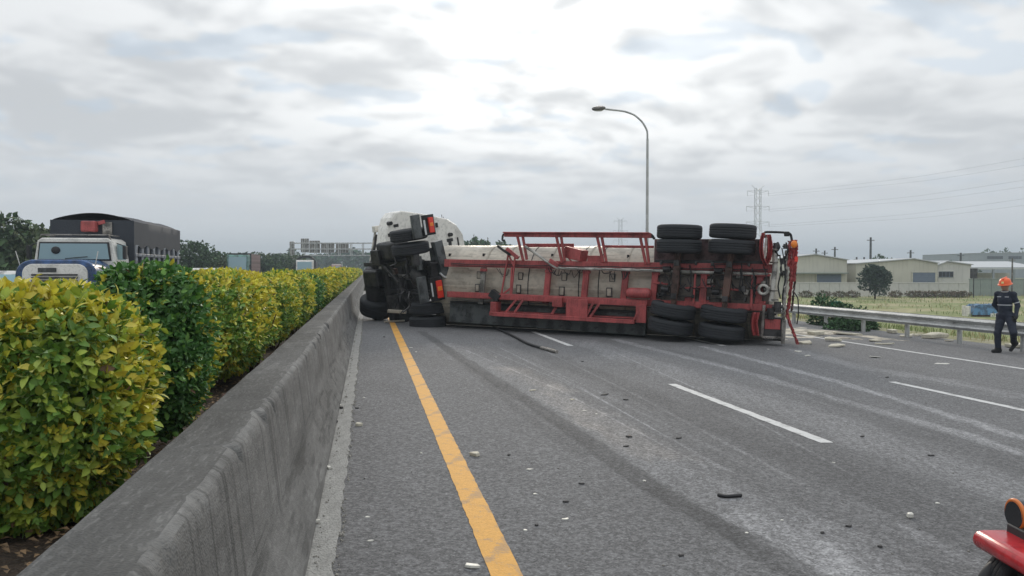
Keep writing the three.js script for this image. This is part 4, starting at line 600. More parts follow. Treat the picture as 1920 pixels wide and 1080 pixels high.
  bar('locker_frame', M.steel, [1433, 572, 0.08], [1428, 632, 0.08], 0.07, 0.07); bar('locker_frame', M.steel, [1428, 632, 0.08], [1470, 634, 0.08], 0.06, 0.06); bar('locker_frame', M.steel, [1470, 600, 0.08], [1468, 645, 0.08], 0.09, 0.09); slab('locker_shelf', M.steel, 1440, 584, 1470, 589, 0.1, 0.3);
  // torn rear crash bar with its lamps
  const crash = mesh('crash_bar', ribbonG([T(1489, 450, 0.05), T(1490, 470, 0.1), T(1487, 500, 0.08), T(1485, 528, 0.06)], 0.15, 0.12, 75, 0.018, 24), M.red, g);
  mesh('bent_strip', ribbonG([T(1484, 520, 0.06), T(1482, 545, 0.1), T(1479, 570, 0.04), T(1476, 592, 0.05), T(1481, 607, 0.09), T(1489, 628, 0.16), T(1496, 646, 0.2)], 0.075, 0.07, 81, 0.016, 36), M.red, crash);
  mesh('bent_strip', ribbonG([T(1493, 500, 0.0), T(1490, 530, -0.04), T(1487, 556, 0.02), T(1484, 584, 0)], 0.04, 0.05, 82, 0.014, 24), M.shadedRed, crash);
  mesh('torn_edge', ribbonG([T(1475, 470, 0.0), T(1476, 500, 0.06), T(1472, 540, 0.08), T(1470, 580, 0.05), T(1468, 606, 0)], 0.07, 0.05, 76, 0.022, 34), M.whitePipe, crash);
  mesh('torn_strip', ribbonG([T(1481, 452, 0.0), T(1480, 480, 0.06), T(1478, 505, 0.05)], 0.09, 0.08, 79, 0.018, 20), M.red, crash);
  { const c = T(1489, 458, 0.16), q = new THREE.SphereGeometry(0.075, 18, 12); q.scale(1, 1.2, 0.6); const m = mesh('tail_lamp', q, M.amber, crash); m.position.set(...c); }
  mesh('loose_rod', tubeG([T(1489, 548, 0), T(1496, 560, 0), T(1497, 590, 0), T(1494, 608, 0)], 0.016, 20, 6), M.chassis, crash);
  for (const [x, y] of [[1493, 486]]) slab('reflector', M.tail, x - 3, y - 5, x + 3, y + 5, 0.2, 0.02, crash);
}
{
  const g = new THREE.Group(); g.name = numbered('tractor_unit'); scene.add(g);
  tag(g, 'white cabbed lorry tractor rolled on its side beside the concrete barrier', 'lorry');
  const Fw = V(-0.47, 0, -0.883), U0 = V(0.883, 0, -0.47), a = 0.17;
  const Yt = V(0, Math.cos(a), 0).addScaledVector(U0, -Math.sin(a)), Ut = U0.clone().multiplyScalar(Math.cos(a)).add(V(0, Math.sin(a), 0));
  const pick = frame(g, Fw, Yt, Ut, V(1.75, -0.03, -23.0));
  const T = (px, py, tx) => pick(px, py, 'x', tx).toArray();
  const bar = (name, mat, p, q, w, h, parent = g) => mesh(name, barG(T(...p), T(...q), w, h), mat, parent);
  const slab = (name, mat, x0, y0, x1, y1, tx, dx, parent = g) => { const p = T(x0, y0, tx), q = T(x1, y1, tx); return mesh(name, boxG(dx, Math.abs(p[1] - q[1]), Math.abs(p[2] - q[2]), tx + dx / 2, (p[1] + q[1]) / 2, (p[2] + q[2]) / 2), mat, parent); };
  // rear axle and wheels
  const u0 = V(...T(766, 440, 0)), u1 = V(...T(770, 466, 0)), l0 = V(...T(801, 577, 0)), l1 = V(...T(802, 603, 0));
  dualWheel(g, u1, u0, 'dual_wheel', 0.98); dualWheel(g, l1, l0, 'dual_wheel', 0.98);
  const ax = mesh('rear_axle', rodG(u1.toArray(), l0.toArray(), 0.10, 0.10, 16), M.chassis, g);
  { const c = u1.clone().lerp(l0, 0.47), q = new THREE.SphereGeometry(0.30, 22, 16); q.scale(0.9, 1, 0.85); const m = mesh('differential', boxUV(q), M.darkSteel, ax); m.position.copy(c); mesh('pinion', rodG([c.x + 0.2, c.y, c.z], [c.x + 0.62, c.y, c.z], 0.14, 0.10, 14), M.darkSteel, ax); mesh('drive_shaft', rodG([c.x + 0.6, c.y, c.z], [c.x + 2.4, c.y + 0.05, c.z + 0.1], 0.055, 0.055, 10), M.steel, ax); }
  const cy = (u1.y + l0.y) / 2, zr = u1.z + 0.28;
  for (const e of [-0.42, 0.42]) { mesh('frame_rail', join([boxG(4.0, 0.07, 0.26, 1.3, cy + e, zr), boxG(4.0, 0.12, 0.02, 1.3, cy + e, zr - 0.13), boxG(4.0, 0.12, 0.02, 1.3, cy + e, zr + 0.13)]), M.chassis, g); mesh('leaf_spring', join([0, 1, 2, 3].map((k) => boxG(1.4 - k * 0.22, 0.09, 0.02, 0, cy + e * 1.15, u1.z + 0.12 - 0.024 * k))), M.chassis, g); }
  for (const x of [-0.6, 0.9, 1.8, 2.6]) mesh('cross_member', boxG(0.14, 0.84, 0.2, x, cy, zr), M.chassis, g);
  mesh('fifth_wheel', join([rodG([-0.05, cy, zr + 0.2], [-0.05, cy, zr + 0.29], 0.46, 0.46, 28), boxG(0.7, 0.9, 0.08, -0.1, cy, zr + 0.17)]), M.darkSteel, g);
  mesh('gearbox', boxG(0.9, 0.55, 0.5, 2.5, cy, zr - 0.18, 0, 0, 0, 0.08), M.chassis, g); { const q = new RoundedBoxGeometry(0.35, 2.0, 1.25, 4, 0.15), c = T(758, 545, 1.9); q.translate(1.95, c[1], c[2]); mesh('engine_underside', boxUV(q), M.chassis, g); }
  mesh('fuel_tank', (() => { const q = boxG(1.1, 0.55, 0.6, 1.35, cy + 0.85, zr - 0.1, 0, 0, 0, 0.1); return q; })(), M.chassis, g); mesh('battery_box', boxG(0.7, 0.5, 0.5, 1.5, cy - 0.8, zr - 0.05), M.darkSteel, g);
  for (const [x, y, s, m] of [[778, 478, 0.30, M.darkSteel], [786, 492, 0.22, M.greyPanel], [815, 480, 0.32, M.greyPanel], [812, 500, 0.20, M.steel], [820, 470, 0.16, M.darkSteel]]) { const c = T(x, y, -0.35); mesh('air_bottle', rodG([c[0], c[1] - s, c[2]], [c[0], c[1] + s * 0.8, c[2]], s * 0.42, s * 0.42, 16), m, g); }
  { const R = rng(322); for (let i = 0; i < 16; i++) { const x = 735 + 85 * R(), y = 470 + 90 * R(), tx = -0.3 + 1.4 * R(); mesh('hose', tubeG([T(x, y, tx), T(x + 10 * (R() - 0.5), y + 10 + 8 * R(), tx - 0.12), T(x + 22 * (R() - 0.5), y + 18 + 14 * R(), tx - 0.08), T(x + 30 * (R() - 0.5), y + 30 + 10 * R(), tx)], 0.014 + 0.018 * R(), 16, 6), [M.black, M.chassis, M.darkSteel][i % 3], g); } for (let i = 0; i < 14; i++) { const c = T(738 + 84 * R(), 466 + 100 * R(), 0.1 + R()), w = 0.1 + 0.22 * R(); mesh('bracket', boxG(0.12, w, 0.08 + 0.18 * R(), c[0], c[1], c[2], (R() - 0.5) * 1.2), [M.chassis, M.darkSteel, M.greyPanel, M.rust][i % 4], g); } }
  bar('torque_rod', M.darkSteel, [748, 470, 0.6], [800, 500, -0.2], 0.09, 0.09); bar('torque_rod', M.darkSteel, [770, 560, 0.6], [805, 515, -0.2], 0.08, 0.08);
  // mudguard corners with tail lamps
  for (const [p, s, r] of [[[771, 404, 793, 446], [793, 410, 802, 440], [803, 408, 816, 435]], [[783, 521, 806, 566], [807, 528, 815, 556], [818, 527, 833, 557]]]) {
    const pl = slab('rear_panel', M.greyPanel, ...p, -0.72, 0.10);     slab('number_strip', M.chassis, s[0] - 1, s[1] - 6, r[2] + 2, r[3] + 4, -0.70, 0.10, pl); slab('plate', M.clear, s[0] + 1, s[1] + 3, s[2] - 1, s[3], -0.74, 0.03, pl);
    const lm = slab('tail_lamp', M.tail, ...r, -0.75, 0.06, pl); slab('lamp_divider', M.amber, r[0] + 3, mix(r[1], r[3], 0.36), r[2] - 3, mix(r[1], r[3], 0.56), -0.765, 0.03, pl);
  }
  mesh('rear_bumper', barG(T(818, 452, -0.6), T(833, 516, -0.6), 0.28, 0.22), M.greyPanel, g); mesh('lamp_wire', tubeG([T(825, 512, -0.7), T(835, 520, -0.7), T(852, 512, -0.6), T(858, 510, -0.6)], 0.03, 16, 7), M.clear, g);
  // front axle, wheels, dark engine underside
  const f1 = V(...T(707, 572, 3.0));
  for (const f of [f1]) { const w = new THREE.Group(); w.name = 'front_wheel'; g.add(w); w.position.copy(f); w.rotation.z = 0.35; w.scale.set(1.0, 1.5, 1.0); mesh('tyre', tyreGeo, M.rubber, w); mesh('rim', rimGeo, M.rust, w); }
  { const w = new THREE.Group(); w.name = 'front_wheel'; g.add(w); w.position.set(...T(731, 481, 2.1)); w.rotation.x = 0.15; mesh('tyre', tyreGeo, M.rubber, w); mesh('rim', rimGeo, M.rust, w); }
  mesh('front_axle', rodG(T(731, 490, 2.2), f1.toArray(), 0.08, 0.08, 12), M.chassis, g);
  { const q = new RoundedBoxGeometry(0.6, 1.8, 0.75, 5, 0.28); const c = T(708, 549, 2.9); q.translate(2.9, c[1], c[2]); mesh('wheel_arch', boxUV(q), M.chassis, g); }
  for (const [p, q] of [[[735, 505], [770, 575]], [[742, 512], [762, 565]], [[720, 500], [748, 530]]]) bar('tie_rod', M.darkSteel, [...p, 1.2], [...q, 0.6], 0.07, 0.07);
  slab('side_step', M.chassis, 708, 470, 748, 490, 1.6, 0.5);
  // cab: its back wall outlined in the photograph, drawn forward by its depth
  const out = [[722, 480], [728, 430], [733, 410], [740, 401], [753, 398], [800, 405], [836, 413], [853, 424], [864, 440], [868, 462], [868, 530], [716, 530]].map(([x, y]) => T(x, y, 2.3)), sh = new THREE.Shape(out.map((p) => new THREE.Vector2(-p[2], p[1])));
  const cabG = new THREE.ExtrudeGeometry(sh, { depth: 0.55, bevelEnabled: true, bevelThickness: 0.08, bevelSize: 0.05, bevelSegments: 3 }); cabG.rotateY(Math.PI / 2); cabG.translate(2.3, 0, 0);
  const cab = mesh('cab', boxUV(cabG, 0.5), M.white, g);
  const dark = (x0, y0, x1, y1, n = 'cab_fitting') => slab(n, M.chassis, x0, y0, x1, y1, 2.20, 0.06, cab);
  for (const [x, y] of [[730, 419], [843, 440]]) { const c = T(x, y, 2.2); mesh('cab_mount', rodG([2.26, c[1], c[2]], [2.08, c[1], c[2]], 0.07, 0.06, 14), M.chassis, cab); }
  dark(738, 421, 748, 425); dark(816, 418, 822, 426); dark(838, 448, 850, 452); dark(841, 452, 848, 462); dark(857, 445, 862, 462);
  dark(728, 438, 756, 440, 'panel_seam');
  bar('side_fairing', M.white, [716, 425, 3.3], [703, 520, 3.3], 0.10, 0.08); bar('side_fairing', M.whitePipe, [705, 426, 3.5], [690, 518, 3.5], 0.07, 0.06); slab('fairing_cap', M.white, 702, 424, 716, 434, 3.4, 0.2);
  bar('front_bumper', M.chassis, [707, 440, 3.45], [692, 515, 3.45], 0.10, 0.08);
  for (const [x, y] of [[832, 414], [829, 410]]) { const c = T(x, y, 2.6); mesh('aerial', rodG([2.6, c[1] - 0.05, c[2]], [2.6, c[1] + 0.14, c[2]], 0.012, 0.01, 6), M.chassis, cab); }
  // pale trim broken loose under the lower wheels
  bar('loose_trim', M.cream, [727, 583, 0.9], [762, 585, 0.5], 0.12, 0.09);
}
tag(mesh('fallen_trim', barG(ground(722, 606).setY(0.03).toArray(), ground(757, 604).setY(0.03).toArray(), 0.10, 0.05), M.cream), 'pale broken trim bar lying under the rolled tractor', 'debris');

// ---------------------------------------------------------------- vehicles on the opposite carriageway
const OY = (x) => 0.02 * (x + 3.5) - 0.05;
const standingWheel = (() => { const t = tyreGeo.clone(); t.rotateZ(Math.PI / 2); const r = rimGeo.clone(); r.rotateZ(Math.PI / 2); return [t, r]; })();
function wheel(parent, x, y, z, s = 1) { const w = new THREE.Group(); w.name = 'wheel'; parent.add(w); w.position.set(x, y, z); w.scale.setScalar(s); mesh('tyre', standingWheel[0], M.rubber, w); mesh('rim', standingWheel[1], M.steel, w); return w; }
const blue = paint(0.05, 0.13, 0.34, 0.35), tarp = plain(0.030, 0.036, 0.048, 0.75, 0, { bumpMap: fineBump, bumpScale: 0.01 }), paleGlass = new THREE.MeshPhysicalMaterial({ color: 0x9fbcc4, roughness: 0.08, transmission: 0.25, thickness: 0 }), stakeMat = paint(0.22, 0.25, 0.31, 0.6);
{ // bonneted dump lorry facing the camera
  const xc = -10.1, zf = -27.8, g = group('dump_lorry', [xc, OY(xc), zf]); g.scale.setScalar(1.115); tag(g, 'blue and white bonneted lorry with black covered load body', 'lorry');
  const Y = (h) => h - OY(xc);
  // bonnet
  const hood = new THREE.Shape(); hood.moveTo(-1.06, Y(0.4)); hood.lineTo(-1.06, Y(1.30)); hood.quadraticCurveTo(-1.02, Y(1.64), -0.66, Y(1.70)); hood.lineTo(0.66, Y(1.70)); hood.quadraticCurveTo(1.02, Y(1.64), 1.06, Y(1.30)); hood.lineTo(1.06, Y(0.4));
  const hg = new THREE.ExtrudeGeometry(hood, { depth: 1.45, bevelEnabled: true, bevelSize: 0.05, bevelThickness: 0.07, bevelSegments: 4, curveSegments: 16 }); hg.translate(0, 0, -1.5); const hd = mesh('bonnet', boxUV(toCreasedNormals(hg, 0.6)), blue, g);
  const nose = new THREE.Shape(); nose.moveTo(-0.86, Y(0.75)); nose.lineTo(-0.86, Y(1.36)); nose.quadraticCurveTo(-0.82, Y(1.58), -0.6, Y(1.60)); nose.lineTo(0.6, Y(1.60)); nose.quadraticCurveTo(0.82, Y(1.58), 0.86, Y(1.36)); nose.lineTo(0.86, Y(0.75)); const ng = new THREE.ExtrudeGeometry(nose, { depth: 0.06, bevelEnabled: true, bevelSize: 0.02, bevelThickness: 0.02, bevelSegments: 2 }); ng.translate(0, 0, 0.03); mesh('nose_panel', boxUV(ng), M.white, hd);
  const gr = []; for (let i = 0; i < 6; i++) gr.push(boxG(1.25, 0.05, 0.04, 0, Y(0.85 + i * 0.09), 0.13)); mesh('grille', join(gr), M.darkSteel, hd); mesh('badge', boxG(0.5, 0.13, 0.02, -0.2, Y(1.44), 0.115), M.greyPanel, hd);
  for (const e of [-1, 1]) { const l = new THREE.CylinderGeometry(0.12, 0.12, 0.08, 20); l.rotateX(Math.PI / 2); l.translate(e * 0.93, Y(0.95), 0.08); mesh('headlight', l, M.clear, hd); mesh('mirror', boxG(0.10, 0.42, 0.22, e * 1.40, Y(2.0), -1.75), M.black, g); mesh('mirror_arm', rodG([e * 1.14, Y(2.3), -1.8], [e * 1.40, Y(2.2), -1.75], 0.015), M.chassis, g); mesh('marker', rodG([e * 1.02, Y(1.55), -0.15], [e * 1.12, Y(2.0), -0.1], 0.013), M.white, g); }
  mesh('bumper', boxG(2.3, 0.28, 0.2, 0, Y(0.5), 0.2, 0, 0, 0, 0.05), M.darkSteel, g);
  // cab
  const cs = new THREE.Shape([[-1.14, 1.0], [1.14, 1.0], [1.13, 1.75], [1.04, 2.34], [0.94, 2.41], [-0.94, 2.41], [-1.04, 2.34], [-1.13, 1.75]].map(([x, y]) => new THREE.Vector2(x, Y(y)))), cg = new THREE.ExtrudeGeometry(cs, { depth: 1.4, bevelEnabled: true, bevelSize: 0.04, bevelThickness: 0.05, bevelSegments: 2 }); cg.translate(0, 0, -2.95); const cab = mesh('cab', boxUV(cg), M.white, g);
  const wsh = new THREE.Shape([[-1.02, 1.78], [1.02, 1.78], [0.96, 2.27], [-0.96, 2.27]].map(([x, y]) => new THREE.Vector2(x, Y(y)))); const wf = new THREE.ExtrudeGeometry(wsh, { depth: 0.03, bevelEnabled: true, bevelSize: 0.05, bevelThickness: 0.01, bevelSegments: 1 }); wf.translate(0, 0, -1.505); mesh('windscreen_seal', boxUV(wf), M.black, cab); const wg = new THREE.ExtrudeGeometry(wsh, { depth: 0.02, bevelEnabled: false }); wg.translate(0, 0, -1.455); mesh('windscreen', boxUV(wg), paleGlass, cab);
  { const s = new THREE.SphereGeometry(0.13, 16, 12); s.scale(1, 0.9, 0.3); s.translate(-0.52, Y(2.06), -1.42); mesh('sun_visor_disc', s, M.black, cab); mesh('wiper', rodG([-0.25, Y(1.80), -1.41], [0.4, Y(1.86), -1.41], 0.012), M.black, cab); }
  mesh('roof_rack', join([rodG([-1.0, Y(2.55), -1.6], [0.95, Y(2.55), -1.6], 0.02), rodG([0.95, Y(2.55), -1.6], [1.08, Y(2.3), -1.6], 0.02), rodG([-1.0, Y(2.5), -1.6], [-1.0, Y(2.55), -1.6], 0.02), rodG([0.95, Y(2.55), -1.6], [0.95, Y(2.55), -2.7], 0.02), rodG([-1.0, Y(2.55), -1.6], [-1.0, Y(2.55), -2.7], 0.02)]), M.steel, cab);
  for (const e of [-1, 1]) mesh('side_window', boxG(0.03, 0.5, 0.8, e * 1.165, Y(2.02), -2.2), paleGlass, cab);
  // body with stakes and black tarp
  const bz0 = -3.2, bz1 = -9.6, bx = 1.24, bt = 2.28, body = mesh('load_body', join([boxG(2 * bx - 0.1, Y(bt) - 0.95, bz0 - bz1, 0, (Y(bt) + 0.95) / 2, (bz0 + bz1) / 2)]), paint(0.03, 0.04, 0.06, 0.6), g);
  for (let i = 0; i < 9; i++) mesh('stake', boxG(0.09, Y(2.32) - 0.95, 0.30, bx, (Y(2.32) + 0.95) / 2, mix(bz0 - 0.25, bz1 + 0.25, i / 8)), stakeMat, body);
  for (const h of [1.15, 1.95]) mesh('side_rail', boxG(0.06, 0.10, bz0 - bz1, bx + 0.05, Y(h), (bz0 + bz1) / 2), stakeMat, body);
  { const nu = 40, nv = 22, pos = [], idx = []; for (let j = 0; j <= nu; j++) for (let i = 0; i <= nv; i++) { const t = j / nu, s = i / nv * 2 - 1, z = mix(bz0 + 0.08, bz1 - 0.05, t), side = Math.abs(s) > 0.72; const q = Math.min(1, Math.abs(s) / 0.72); let x = side ? Math.sign(s) * (bx + 0.055) : s / 0.72 * (bx + 0.05); let y = side ? mix(Y(3.10), Y(2.24 + 0.06 * Math.sin(z * 5)), (Math.abs(s) - 0.72) / 0.28) : Y(3.10 + 0.24 * (1 - q * q) * (0.2 + 1.5 * fbm(z * 0.9, 3 + s, 2)) + 0.06 * Math.sin(z * 2.2) * (1 - q)); pos.push(x + 0.02 * (fbm(z * 3, y * 4 + s, 2) - 0.5), y, z); }
    for (let j = 0; j < nu; j++) for (let i = 0; i < nv; i++) { const a = j * (nv + 1) + i, c = a + nv + 1; idx.push(a, a + 1, c, a + 1, c + 1, c); } const q = new THREE.BufferGeometry(); q.setAttribute('position', new THREE.Float32BufferAttribute(pos, 3)); q.setIndex(idx); q.computeVertexNormals(); mesh('tarp', boxUV(toCreasedNormals(q, 1.1)), tarp, g); mesh('front_board', boxG(2.6, Y(3.11) - 1.0, 0.08, 0, (Y(3.11) + 1.0) / 2, bz0 + 0.05), tarp, g); }
  { const b = mesh('red_box', boxG(0.46, 0.36, 0.35, -0.02, Y(2.88), bz0 + 0.30, 0, 0, 0, 0.05), M.red, g); mesh('box_arm', barG([0.2, Y(2.99), bz0 + 0.2], [0.4, Y(3.06), bz0 + 0.12], 0.12, 0.12), M.red, b); mesh('board', boxG(0.30, 0.4, 0.05, 0.48, Y(2.84), bz0 + 0.14), M.steel, g); }
  mesh('chassis_frame', boxG(0.9, 0.25, 8.6, 0, 0.82, -5), M.chassis, g);
  for (const z of [-0.75, -6.4, -7.7]) for (const e of [-1, 1]) wheel(g, e * (z > -1 ? 1.0 : 0.98), 0.535, z);
}
function boxLorry(name, px, depth, cabMat, boxMat, top, width, label, o = {}) {
  const p = at(px, 505, depth), g = group(name, [p.x, OY(p.x), p.z]); tag(g, label, 'lorry'); const H = at(px, top, depth).y - OY(p.x), w = width, ct = o.cabTop ? at(px, o.cabTop, depth).y - OY(p.x) : H - 0.35;
  const cs = new THREE.Shape([[0, 0.55], [0, 1.55], [-0.28, ct - 0.2], [-0.42, ct], [-1.9, ct], [-1.9, 0.55]].map(([z, y]) => new THREE.Vector2(z, y))), cg = new THREE.ExtrudeGeometry(cs, { depth: w - 0.1, bevelEnabled: true, bevelSize: 0.04, bevelThickness: 0.05, bevelSegments: 2 }); cg.rotateY(-Math.PI / 2); cg.translate(w / 2 - 0.05, 0, 0); const cab = mesh('cab', boxUV(cg), cabMat, g);
  const wn = boxG(w - 0.35, (ct - 1.75) * 0.9, 0.05, 0, 0, 0); wn.rotateX(-0.19); wn.translate(0, (ct + 1.6) / 2 - 0.05, -0.06); mesh('windscreen', wn, o.wind || paleGlass, cab); mesh('bumper', boxG(w, 0.35, 0.25, 0, 0.6, 0.05), M.darkSteel, cab); for (const e of [-1, 1]) { mesh('headlight', boxG(0.3, 0.18, 0.06, e * (w / 2 - 0.3), 0.85, 0.06), M.clear, cab); mesh('mirror', boxG(0.12, 0.5, 0.12, e * (w / 2 + 0.2), 2.2, -0.2), M.black, cab); }
  if (o.hoop) { const hp = []; hp.push(barG([-w / 2 - 0.05, 1.0, -2.1], [-w / 2 - 0.05, H - 0.5, -2.1], 0.25, 0.3), barG([w / 2 + 0.05, 1.0, -2.1], [w / 2 + 0.05, H - 0.5, -2.1], 0.25, 0.3), barG([-w / 2 - 0.05, H - 0.5, -2.1], [-w / 4, H, -2.1], 0.3, 0.3), barG([w / 2 + 0.05, H - 0.5, -2.1], [w / 4, H, -2.1], 0.3, 0.3), barG([-w / 4, H, -2.1], [w / 4, H, -2.1], 0.3, 0.3)); mesh('headboard_frame', join(hp), M.chassis, g); mesh('load_body', boxG(w, H - 1.3, 7, 0, (H + 0.7) / 2 - 0.3, -5.8), tarp, g); }
  else { mesh('cargo_box', boxG(w + 0.1, H - 1.0, 8, 0, (H + 1.0) / 2, -6.1), boxMat, g); mesh('box_edge', join([boxG(w + 0.16, 0.12, 0.1, 0, H, -2.08), boxG(0.12, H - 1.0, 0.1, w / 2 + 0.03, (H + 1) / 2, -2.08), boxG(0.12, H - 1.0, 0.1, -w / 2 - 0.03, (H + 1) / 2, -2.08)]), M.chassis, g); }
  mesh('chassis_frame', boxG(0.9, 0.25, 9.6, 0, 0.8, -5), M.chassis, g); for (const z of [-1.0, -7.0, -8.3]) for (const e of [-1, 1]) wheel(g, e * (w / 2 - 0.2), 0.535, z);
  return g;
}
boxLorry('box_lorry', 445, 88, paint(0.17, 0.36, 0.33, 0.45), paint(0.23, 0.13, 0.12, 0.7), 475, 2.3, 'green cabbed lorry with brown box on the opposite carriageway', { cabTop: 478 });
boxLorry('flatbed_lorry', 571, 100, M.white, tarp, 481, 2.15, 'white cabbed lorry framed by a dark load hoop beneath the gantry', { hoop: true, cabTop: 488 });
boxLorry('van_lorry', 630, 185, paint(0.5, 0.16, 0.10, 0.5), M.white, 494, 2.3, 'small distant lorry with white box and orange cab', { cabTop: 498 });
function car(px, depth, hgt, mat, label, turn = 0) {
  const p = at(px, 505, depth), g = group('car', [p.x, OY(p.x), p.z], turn); tag(g, label, 'car', 'cars on the opposite carriageway');
  const s = new THREE.Shape(); s.moveTo(2.2, 0.3); s.lineTo(2.25, 0.75); s.quadraticCurveTo(2.1, 0.95, 1.2, 1.0); s.quadraticCurveTo(0.6, hgt - 0.02, 0.2, hgt); s.lineTo(-1.2, hgt - 0.02); s.quadraticCurveTo(-1.9, hgt - 0.1, -2.15, 1.0); s.lineTo(-2.25, 0.9); s.lineTo(-2.2, 0.3);
  const q = new THREE.ExtrudeGeometry(s, { depth: 1.5, bevelEnabled: true, bevelSize: 0.08, bevelThickness: 0.14, bevelSegments: 4 }); q.translate(0, 0, -0.75); q.rotateY(-Math.PI / 2); mesh('body', boxUV(toCreasedNormals(q, 0.6)), mat, g);
  const w = boxG(1.35, 0.03, 0.72, 0, 0, 0); w.rotateX(0.78); w.translate(0, (hgt + 1.0) / 2 + 0.06, 0.93); mesh('windscreen', w, M.glass, g); for (const e of [-1, 1]) mesh('side_window', boxG(0.03, 0.34, 1.9, e * 0.895, hgt - 0.33, -0.5), M.black, g);
  for (const z of [1.4, -1.4]) for (const e of [-1, 1]) wheel(g, e * 0.78, 0.33, z, 0.62); for (const e of [-1, 1]) mesh('headlight', boxG(0.35, 0.14, 0.08, e * 0.6, 0.78, 2.3), M.clear, g);
  return g;
}
car(384, 29, 1.72, paint(0.75, 0.75, 0.74, 0.3), 'white car roof showing above the yellow shrubs');
car(14, 34, 1.80, paint(0.72, 0.73, 0.74, 0.3), 'white car half hidden behind the blue lorry mirror side');

